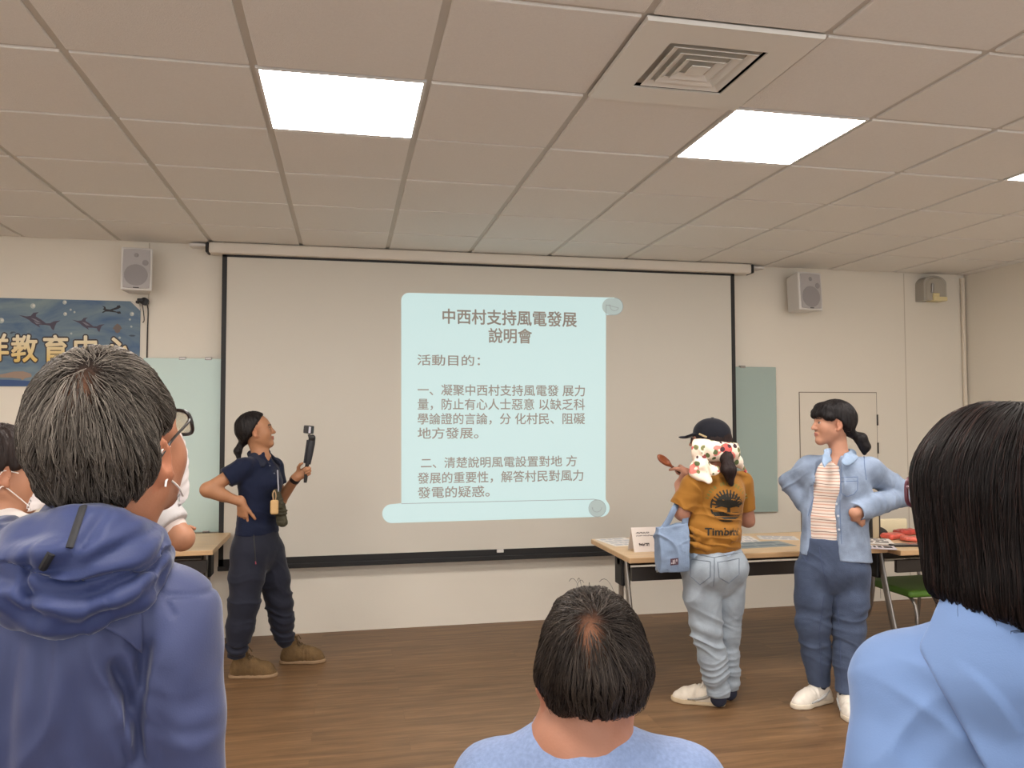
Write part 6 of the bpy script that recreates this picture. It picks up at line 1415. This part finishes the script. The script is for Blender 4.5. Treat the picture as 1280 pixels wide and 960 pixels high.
def centre_man():
    y0 = -1.60; t = person(P(738, 800, y0 + .2) * V(1, 1, 0), 'dark-haired man with thinning crown in pale blue T-shirt seen from behind')
    hc = P(738, 838, y0); R = head_R((.16, .99), .20); s = .97; fr = nrm([.25, .97, 0]); rt = np.cross(fr, V(0, 0, 1))
    neck = P(722, 930, y0 - .02); shr, shl = P(850, 990, y0 - .03), P(620, 990, y0 + .04); che = (shr + shl) / 2 + V(0, 0, -.12); wai = che + V(0, .02, -.18); pel = V(che[0], che[1] + .04, .56)
    elr, ell_ = shr + V(.06, .04, -.26), shl + V(-.06, .06, -.26); wrr, wrl = elr + V(-.04, .22, -.06), ell_ + V(.06, .22, -.06)
    F = Field(V(che[0] - .34, y0 - .2, .05), V(che[0] + .34, y0 + .66, hc[2] + .19), .004)
    T = put_head(F, hc, R, s, neck, male=True)
    F.cone(T(0, -.035, -.06), neck, .050, .058, .03); F.cone(neck + V(0, 0, -.012), shr + V(0, 0, .01), .042, .03, .05); F.cone(neck + V(0, 0, -.012), shl + V(0, 0, .01), .042, .03, .05); F.cone(T(-.05, -.085, -.105), T(.05, -.085, -.105), .006, .006, .012, op='sub')
    torso(F, pel, wai, che, shl, shr, .14, .13, .135, .64, fr, .045)
    for a, b, c, sd in ((shr, elr, wrr, 1), (shl, ell_, wrl, -1)): F.chain([a, b, c], [.048, .042, .028], .02); put_hand(F, c, (0, .9, -.3), (0, -.3, -1), -sd, [.3, .35, .4, .45])
    hips = [V(pel[0] + x, pel[1], .52) for x in (.09, -.09)]; knees = [h + V(0, .42, -.0) for h in hips]; feet = [V(k[0], k[1] - .02, 0) for k in knees]
    for a, b, c in zip(hips, knees, feet): F.chain([a, b, V(c[0], c[1], .09)], [.08, .058, .04], .03)
    field_obj('body', F, M_skin, t, tint=face_tint(hc, R, s, (166, 116, 93)))
    plain_legs(t, hips, knees, feet, cloth('grey_trousers', (92, 92, 98)))
    F = Field(hc - .19, hc + .21, .0034)
    F.ell(T(0, -.016, .040), V(.079, .104, .094) * s, R, .02); F.cone(T(0, -.050, .01), T(0, -.056, -.012), .060 * s, .048 * s, .04); F.cut(P(738, 901, y0 - .1), (0, 0, -1), .012)
    for x in (-1, 1): F.cone(T(x * .050, -.034, .01), T(x * .040, -.048, -.018), .034 * s, .026 * s, .03)
    F.cut(T(0, .075, .10), R @ V(0, 1, -.80), .012)
    for x in (-1, 1): F.cone(T(x * .086, .002, .0), T(x * .09, .004, -.05), .025 * s, .026 * s, .01, op='sub')
    v, q = F.mesh(2); n = vnormals(v, q); v = v + n * comb_disp(T, R, hc, s, .0025, seed=5)(v, n)[:, None]
    wl = (-.012, -.070, .112); W = T(*wl); dd = np.linalg.norm(((v - T(-.014, -.086, .096)) @ R) / V(.7, 1.6, 1.3), axis=1); wz = np.exp(-(dd / .022) ** 2)[:, None] * .55
    sc = np.array(lin((20, 16, 15))) * (1 - wz) + np.array(lin((168, 116, 88))) * wz
    st = short_hair(t, T, R, hc, s, (v, q), wl, (30, 24, 22), (.30, .25, (118, 104, 92)), 9500, 11, bald=(.020, .55), length=(9, 5), lift=(.0005, .006), rad=.0005, zmin=P(738, 903, y0 - .1)[2])
    r = np.random.default_rng(4)                              # a few hairs standing up at the crown
    roots = np.array([T(x, y, .135) for x, y in zip(r.uniform(-.045, .025, 9), r.uniform(-.05, .04, 9))]); fl = np.zeros((9, 7, 3))
    for k in range(7): fl[:, k] = roots + k * .006 * (np.stack([np.sin(r.uniform(-1, 1, 9)) * .0 + np.linspace(-1, .8, 9) * .7, -.4 + 0 * roots[:, 0], .9 - .22 * k + 0 * roots[:, 0]], 1))
    vv, qq, at = strand_mesh('x', fl, np.full(9, .0005), np.tile(np.array(lin((44, 36, 32))), (9, 1)), None, None)
    merge_hair('hair', [(v, q, shell_attr(v, sc)), st, (vv, qq, at)], t, [M_shell, M_strand, M_strand])
    F = Field(V(che[0] - .36, y0 - .22, .50), V(che[0] + .36, y0 + .30, neck[2] + .06), .004)
    torso(F, pel + V(0, 0, .02), wai, che, shl, shr, .165, .155, .165, .68, fr, .060, .06)
    for a in (shr, shl): F.cone(neck + V(0, 0, -.026), a + V(0, 0, .0), .066, .060, .05)
    for a, b in ((shr, elr), (shl, ell_)): e = a + (b - a) * .62; F.cone(a, e, .062, .070, .03, capb=True); F.cone(e - (b - a) * .1, e + (b - a) * .2, .054, .056, .004, op='sub')
    F.ell(neck + fr * .030 + V(0, 0, .056), (.066, .066, .060), k=.004, op='sub')
    M_t = mat('pale_blue_melange', (132, 150, 186), .85, bump=.15, bscale=420, var=.10, vscale=160, sheen=.2, spec=.15)
    sh, v, q = field_obj('t_shirt', F, M_t, t, folds([(che, .2, (.6, .2, .8), 12, .004)], .0018, 14, 3))
    bv = bvh_of(v, q); pts = []
    for a in np.linspace(0, 2 * math.pi, 48):
        d = math.cos(a) * rt + math.sin(a) * -fr
        best = None
        for r_ in np.arange(.030, .100, .002):
            h = bv.ray_cast(Vector(neck + fr * .030 + V(0, 0, .12) + d * r_), Vector((0, 0, -1)))[0]
            if h is not None and (best is None or h[2] > best[2] + .0005): best = np.array(h)
        if best is not None: pts.append(best + V(0, 0, -.003))
    pts = [(pts[i - 1] + pts[i] + pts[(i + 1) % len(pts)]) / 3 for i in range(len(pts))]; pts.append(pts[0])
    o = MB().tube(pts, .009, 10).build('collar_rib', M_t, t, smooth=True); o.parent = sh
centre_man()

def bob_woman():
    y0 = -1.90; t = person(P(1240, 600, y0) * V(1, 1, 0), 'woman with black bob and plum glasses in light blue hooded top seen from behind')
    hc = P(1241, 624, y0); R = head_R((.05, 1.0), .02); s = .92; fr = nrm([.10, .99, 0]); rt = np.cross(fr, V(0, 0, 1))
    neck = P(1238, 772, y0 - .02); shl = P(1131, 856, y0 + .06); shr = shl + rt * .33 + V(0, 0, .0); che = (shl + shr) / 2 + V(0, 0, -.10); wai = che + V(0, 0, -.2); pel = V(che[0], che[1], .86)
    ell_, elr = P(1098, 1080, y0 + .03), shr + V(.05, .0, -.27); wrl, wrr = ell_ + V(.05, .18, -.12), elr + V(-.05, .18, -.12)
    F = Field(V(shl[0] - .16, y0 - .22, .05), V(shr[0] + .18, y0 + .34, hc[2] + .17), .004)
    T = put_head(F, hc, R, s, neck)
    torso(F, pel, wai, che, shl, shr, .14, .125, .13, .64, fr, .04); F.cone(neck, che, .05, .06, .03)
    for a, b, c, sd in ((shr, elr, wrr, 1), (shl, ell_, wrl, -1)): F.chain([a, b, c], [.044, .038, .026], .02); put_hand(F, c, (0, .9, -.3), (0, -.3, -1), -sd, [.3, .35, .4, .45], .9)
    hips = [V(pel[0] + x, pel[1], .82) for x in (.085, -.085)]; knees = [V(h[0], h[1] + .02, .45) for h in hips]; feet = [V(h[0], h[1], 0) for h in hips]
    for a, b, c in zip(hips, knees, feet): F.chain([a, b, V(c[0], c[1], .09)], [.08, .052, .036], .03)
    field_obj('body', F, M_skin, t, tint=face_tint(hc, R, s, (180, 130, 106)))
    plain_legs(t, hips, knees, feet, cloth('navy_trousers', (48, 52, 66)), ra=.09)
    # bob of straight hair
    zb = P(1241, 762, y0)[2]
    F = Field(V(hc[0] - .2, hc[1] - .2, zb - .05), hc + V(.2, .2, .18), .0038)
    F.ell(T(0, -.014, .036), V(.094, .112, .098) * s, R, .02)
    F.cone(T(0, -.045, .02), V(*(T(0, -.050, 0)[:2]), zb + .05), .098 * s, .088 * s, .05)
    for x in (-1, 1): F.cone(T(x * .055, -.002, .02), V(*(T(x * .064, .010, 0)[:2]), zb + .045), .046 * s, .036 * s, .04)
    F.cone(T(0, .06, -.02), T(0, .09, -.2), .062, .070, .02, op='sub'); F.cut(T(0, .078, .07), R @ V(0, 1, -.30), .02)
    F.cut(V(hc[0], hc[1], zb + .016), nrm([0, .15, -1]), .01)
    v, q = F.mesh(2); n = vnormals(v, q)
    th = np.arctan2(v[:, 0] - hc[0], -(v[:, 1] - hc[1])); v = v + n * (.0028 * vnoise(np.stack([th * 16, v[:, 2] * 3, 0 * th], 1), 3) + .0018 * vnoise(np.stack([th * 40, v[:, 2] * 4, 0 * th], 1), 4))[:, None] * np.clip((hc[2] + .10 - v[:, 2]) / .05, .15, 1)[:, None]
    bv = bvh_of(v, q); part = T(.012, .0, .135); N = 8000; r = np.random.default_rng(9)
    okf = lambda c_: ((c_[:, 2] > zb + .03) * 1.0)
    roots = surf_points(v, q, N, okf, 9)
    ax = R[:, 1]
    def flow(p):
        d = p - part; d = d - (d @ ax)[:, None] * ax * .75; d /= np.linalg.norm(d, axis=1)[:, None] + 1e-6
        return d * np.clip((p[:, 2] - hc[2]) / .08, 0, 1)[:, None] + V(0, 0, -1.1)
    paths = grow(bv, roots, flow, 11, r.uniform(.008, .016, N), r.uniform(.0003, .004, N), .06, 9, free=.010)
    low = paths[:, :, 2].min(1); lim = zb + .012 * np.sin(60 * paths[:, 0, 0]) * .4 + r.uniform(-.012, .012, N) - .35 * (paths[:, -1, 1] - hc[1]) * 0
    lim = np.maximum(lim + np.clip(.20 * (paths[:, -1, 1] - hc[1]) + .0, -.02, .03), zb - .006)
    for i in np.where(low < lim)[0]:
        z = paths[i, :, 2]; k = max(1, int(np.argmax(z < lim[i]))); paths[i, k:] = paths[i, k - 1] + (paths[i, k] - paths[i, k - 1]) * np.linspace(.05, .6, 11 - k)[:, None]
    cols = np.array(lin((30, 24, 23))) * r.uniform(.55, 1.5, (N, 1)) ; red = r.random(N) < .12; cols[red] = np.array(lin((58, 40, 36)))
    vv, qq, at = strand_mesh('x', paths, r.uniform(.7, 1.3, N) * .00052, cols, None, None)
    merge_hair('hair', [(v, q, shell_attr(v, np.tile(np.array(lin((22, 18, 17))), (len(v), 1)))), (vv, qq, at)], t, [M_shell, M_strand])
    glasses(t, T, s, mat('glasses_plum', (92, 44, 58), .3), mat('clear_lens', (190, 196, 206), .08, alpha=.25), label='plum-framed glasses', w=.028, hh=.024, y=.114, z=.0, th=.0032)
    # hooded top
    M_b = mat('sky_blue_jersey', (112, 138, 182), .75, bump=.06, bscale=500, var=.03, vscale=10, sheen=.2, spec=.15)
    F = Field(V(shl[0] - .18, y0 - .26, .78), V(shr[0] + .2, y0 + .30, neck[2] + .08), .0044)
    torso(F, pel, wai, che, shl, shr, .17, .165, .17, .66, fr, .060, .06)
    for a in (shr, shl): F.cone(neck + V(0, 0, -.052), a, .056, .058, .04)
    F.ell((shr + shl) / 2 - fr * .04 + V(0, 0, -.06), (.17, .065, .12), k=.05)
    for a, b, c in ((shr, elr, wrr), (shl, ell_, wrl)): F.chain([a, b], [.061, .058], .02); F.cone(b, c, .056, .042, .02)
    F.cone(neck + V(0, 0, -.02), T(0, -.02, -.05), .054, .058, .006, op='sub')
    arm = P(1165, 900, y0 - .02)
    to, v, q = field_obj('hooded_top', F, M_b, t, folds([(P(1170, 890, y0 - .05), .06, nrm([.8, 0, .55]), 26, .008), (P(1150, 930, y0), .07, (.7, 0, -.7), 20, .006), (P(1210, 910, y0 - .06), .07, (.6, 0, .8), 22, .006), (P(1090, 900, y0), .08, (.4, 0, 1), 14, .003)], .002, 10, 13))
    bt = bvh_of(v, q)
    # the hood: a folded panel lying on shoulders and back
    F = Field(V(shl[0] - .05, y0 - .28, neck[2] - .34), V(shr[0] + .1, y0 + .2, neck[2] + .08), .004)
    F.ell((shr + shl) / 2 - fr * .05 + V(0, 0, -.06), (.190, .092, .158), k=.05); F.cone(che + V(0, 0, .02), che + V(0, 0, -.12), .194, .192, .04, .70, fr)
    for a in (shr, shl): F.cone(neck + V(0, 0, -.052), a + V(0, 0, .012), .066, .064, .04)
    F.cone(neck + V(0, 0, -.06), neck + V(0, 0, -.010), .078, .066, .03)
    a, b = P(1124, 772, y0 + .02), P(1232, 965, y0 - .10); vd = nrm((a + b) / 2 - CAM); nn = nrm(np.cross(b - a, vd)); nn = nn if nn[0] < 0 else -nn
    F.cut(a, nn, .006); F.cut(V(0, neck[1] + .03, 0), V(0, 1, 0), .01); F.cone(neck + V(0, 0, -.05), T(0, -.02, -.05), .055, .058, .006, op='sub'); F.cut(P(1270, 990, y0 - .1), nrm([.2, 0, -1]), .01)
    g0, g1 = P(1168, 762, y0 - .08), P(1262, 880, y0 - .10); gl = nrm(g1 - g0)
    fh = folds([(P(1230, 820, y0 - .1), .10, nrm([.75, 0, .65]), 14, .004)], .0015, 10, 5)
    def dh(v, n):
        dd = np.linalg.norm(np.cross(v - g0, gl), axis=1); tt = (v - g0) @ gl; side = np.cross(np.tile(gl, (len(v), 1)), v - g0)[:, 1]
        sd = np.clip(side / .004, -1, 1) * np.exp(-(dd / .03) ** 2) * (tt > 0) * (tt < np.linalg.norm(g1 - g0) + .05)
        return fh(v, n) + .004 * sd
    o, _, _ = field_obj('hood', F, M_b, t, dh); o.parent = to
bob_woman()

def masked_woman():
    y0 = -.45; t = person(P(0, 600, y0) * V(1, 1, 0), 'woman in white face mask partly hidden behind the man in the blue jacket')
    hc = P(2, 589, y0); R = head_R((.86, .50), -.02); s = .93; fr = nrm([.6, .8, 0]); rt = np.cross(fr, V(0, 0, 1))
    neck = P(-8, 644, y0); shr, shl = neck + rt * .16 + V(0, 0, -.05), neck - rt * .16 + V(0, 0, -.05); che = neck + V(0, 0, -.16); wai = che + V(0, 0, -.2); pel = V(che[0], che[1], .84)
    elr, ell_ = shr + rt * .05 + V(0, 0, -.26), shl - rt * .05 + V(0, 0, -.26); wrr, wrl = elr + fr * .16 + V(0, 0, -.14), ell_ + fr * .16 + V(0, 0, -.14)
    F = Field(neck * V(1, 1, 0) + V(-.36, -.36, .05), V(neck[0] + .36, neck[1] + .40, hc[2] + .17), .0045)
    T = put_head(F, hc, R, s, neck); torso(F, pel, wai, che, shl, shr, .14, .12, .13, .64, fr, .04); F.cone(neck, che, .05, .06, .03)
    for a, b, c, sd in ((shr, elr, wrr, 1), (shl, ell_, wrl, -1)): F.chain([a, b, c], [.044, .038, .026], .02); put_hand(F, c, fr * .6 + V(0, 0, -.8), -rt * sd, -sd, [.3, .35, .4, .45], .9)
    hips = [V(*(pel + rt * x)[:2], .80) for x in (.085, -.085)]; knees = [V(h[0], h[1], .44) for h in hips]; feet = [V(h[0], h[1], 0) for h in hips]
    for a, b, c in zip(hips, knees, feet): F.chain([a, b, V(c[0], c[1], .09)], [.08, .052, .036], .03)
    field_obj('body', F, M_skin, t, tint=face_tint(hc, R, s, (176, 126, 98)))
    plain_legs(t, hips, knees, feet, cloth('black_trousers', (40, 40, 44)), ra=.09, toe=(.6, .8))
    def ex(F, T, s):
        F.cone(T(0, -.07, -.02), T(.01, -.085, -.09), .055 * s, .03 * s, .03)
        for x in (-1, 1): F.chain([T(x * .04, .070, .075), T(x * .066, .050, .040), T(x * .074, .02, .018)], [.026 * s, .02 * s, .014 * s], .02)
    F = hair_cap(T, R, hc, s, .015, .004, line=(.075, .088, -.030, -.010), nape=-.075, bangs=ex)
    ho, _, _ = field_obj('hair', F, M_hair, t, comb_disp(T, R, hc, s, .003), tint=hair_tint((40, 30, 27), .3))
    mb = MB(); cp = T(.066, -.075, -.005); mb.tube(smooth_path([cp + R @ V(.022, -.012, .012), cp + R @ V(.028, .004, .006), cp + R @ V(.024, .02, -.004), cp + R @ V(.012, .022, -.014)], 5), .0075, 8); o = mb.build('hair_clip', mat('clip_pearl', (224, 206, 190), .3), t, smooth=True); o.parent = ho
    face_mask(t, T, R, hc, s, mat('mask_white', (226, 218, 216), .8), mat('mask_loop', (232, 226, 220), .7))
    F = Field(neck * V(1, 1, 0) + V(-.34, -.34, .74), V(neck[0] + .36, neck[1] + .36, neck[2] + .05), .006)
    torso(F, pel, wai, che, shl, shr, .165, .15, .155, .68, fr, .054, .05)
    for a, b in ((shr, elr), (shl, ell_)): F.chain([a, b], [.056, .05], .02)
    F.cone(neck + V(0, 0, -.03), neck + V(0, 0, .01), .062, .058, .02); F.cone(neck, hc, .048, .052, .005, op='sub')
    field_obj('blouse', F, cloth('off_white_cotton', (214, 208, 204)), t, folds([(che, .2, (.6, .2, .8), 12, .004)], .002, 12, 3))
masked_woman()

def grey_shirt_person():
    y0 = .28; t = person(P(165, 600, y0) * V(1, 1, 0), 'person with folded arms in pale grey shirt and white arm sleeve near left table')
    hc = P(146, 552, y0); R = head_R((.75, .66), .0); s = .94; fr = nrm([.72, .69, 0]); rt = np.cross(fr, V(0, 0, 1))
    neck = P(148, 604, y0); shr, shl = neck + rt * .15 + V(0, 0, -.05), neck - rt * .15 + V(0, 0, -.05); che = neck + V(0, 0, -.15); wai = che + V(0, 0, -.2); pel = V(che[0], che[1], .84)
    shr = P(194, 630, y0 - .12); elr = P(227, 673, y0 - .16); wrr = P(178, 654, y0 + .06)
    ell_, wrl = shl + fr * .12 - rt * .03 + V(0, 0, -.22), P(205, 668, y0 - .02)
    F = Field(neck * V(1, 1, 0) + V(-.36, -.38, .05), V(neck[0] + .42, neck[1] + .40, hc[2] + .17), .0045)
    T = put_head(F, hc, R, s, neck); torso(F, pel, wai, che, shl, shr, .13, .115, .125, .64, fr, .04); F.cone(neck, che, .05, .06, .03)
    for a, b, c in ((shr, elr, wrr), (shl, ell_, wrl)): F.chain([a, b, c], [.044, .040, .028], .02)
    put_hand(F, wrl, elr - wrl + V(0, 0, .02), V(.2, .5, -.6), 1, [.35, .4, .4, .45], .9); put_hand(F, wrr, wrr - elr, V(-.5, -.5, 0), 1, [.35, .4, .4, .45], .9)
    hips = [V(*(pel + rt * x)[:2], .80) for x in (.085, -.085)]; knees = [V(h[0], h[1], .44) for h in hips]; feet = [V(h[0], h[1], 0) for h in hips]
    for a, b, c in zip(hips, knees, feet): F.chain([a, b, V(c[0], c[1], .09)], [.08, .052, .036], .03)
    field_obj('body', F, M_skin, t, tint=face_tint(hc, R, s, (172, 122, 94)))
    plain_legs(t, hips, knees, feet, cloth('black_trousers', (40, 40, 44)), ra=.09, toe=(.7, .7))
    F = hair_cap(T, R, hc, s, .012, .0045, nape=-.065); field_obj('hair', F, M_hair, t, tint=hair_tint((34, 28, 26)))
    F = Field(neck * V(1, 1, 0) + V(-.34, -.36, .74), V(neck[0] + .42, neck[1] + .36, neck[2] + .05), .005)
    torso(F, pel, wai, che, shl, shr, .155, .14, .15, .68, fr, .052, .05)
    for a, b in ((shr, elr), (shl, ell_)): e = a + (b - a) * .62; F.cone(a, e, .056, .060, .02, capb=True)
    F.cone(neck + V(0, 0, -.03), neck + V(0, 0, .01), .060, .056, .02); F.cone(neck, hc, .048, .052, .005, op='sub')
    field_obj('shirt', F, cloth('pale_grey_cotton', (186, 182, 182)), t, folds([(P(200, 640, y0 - .1), .10, (.8, 0, -.6), 26, .008)], .002, 14, 3))
    F = Field(np.minimum(elr, wrr) - .1, np.maximum(elr, wrr) + .1, .0045); F.cone(elr + (wrr - elr) * .06, elr + (wrr - elr) * .9, .043, .036, .02); F.cone(elr + (shr - elr) * .30, elr + (shr - elr) * .08, .045, .043, .01)
    field_obj('arm_sleeve', F, cloth('white_arm_sleeve', (214, 200, 194)), t, folds([(elr, .12, wrr - elr, 40, .004)], .001, 14, 3))
grey_shirt_person()
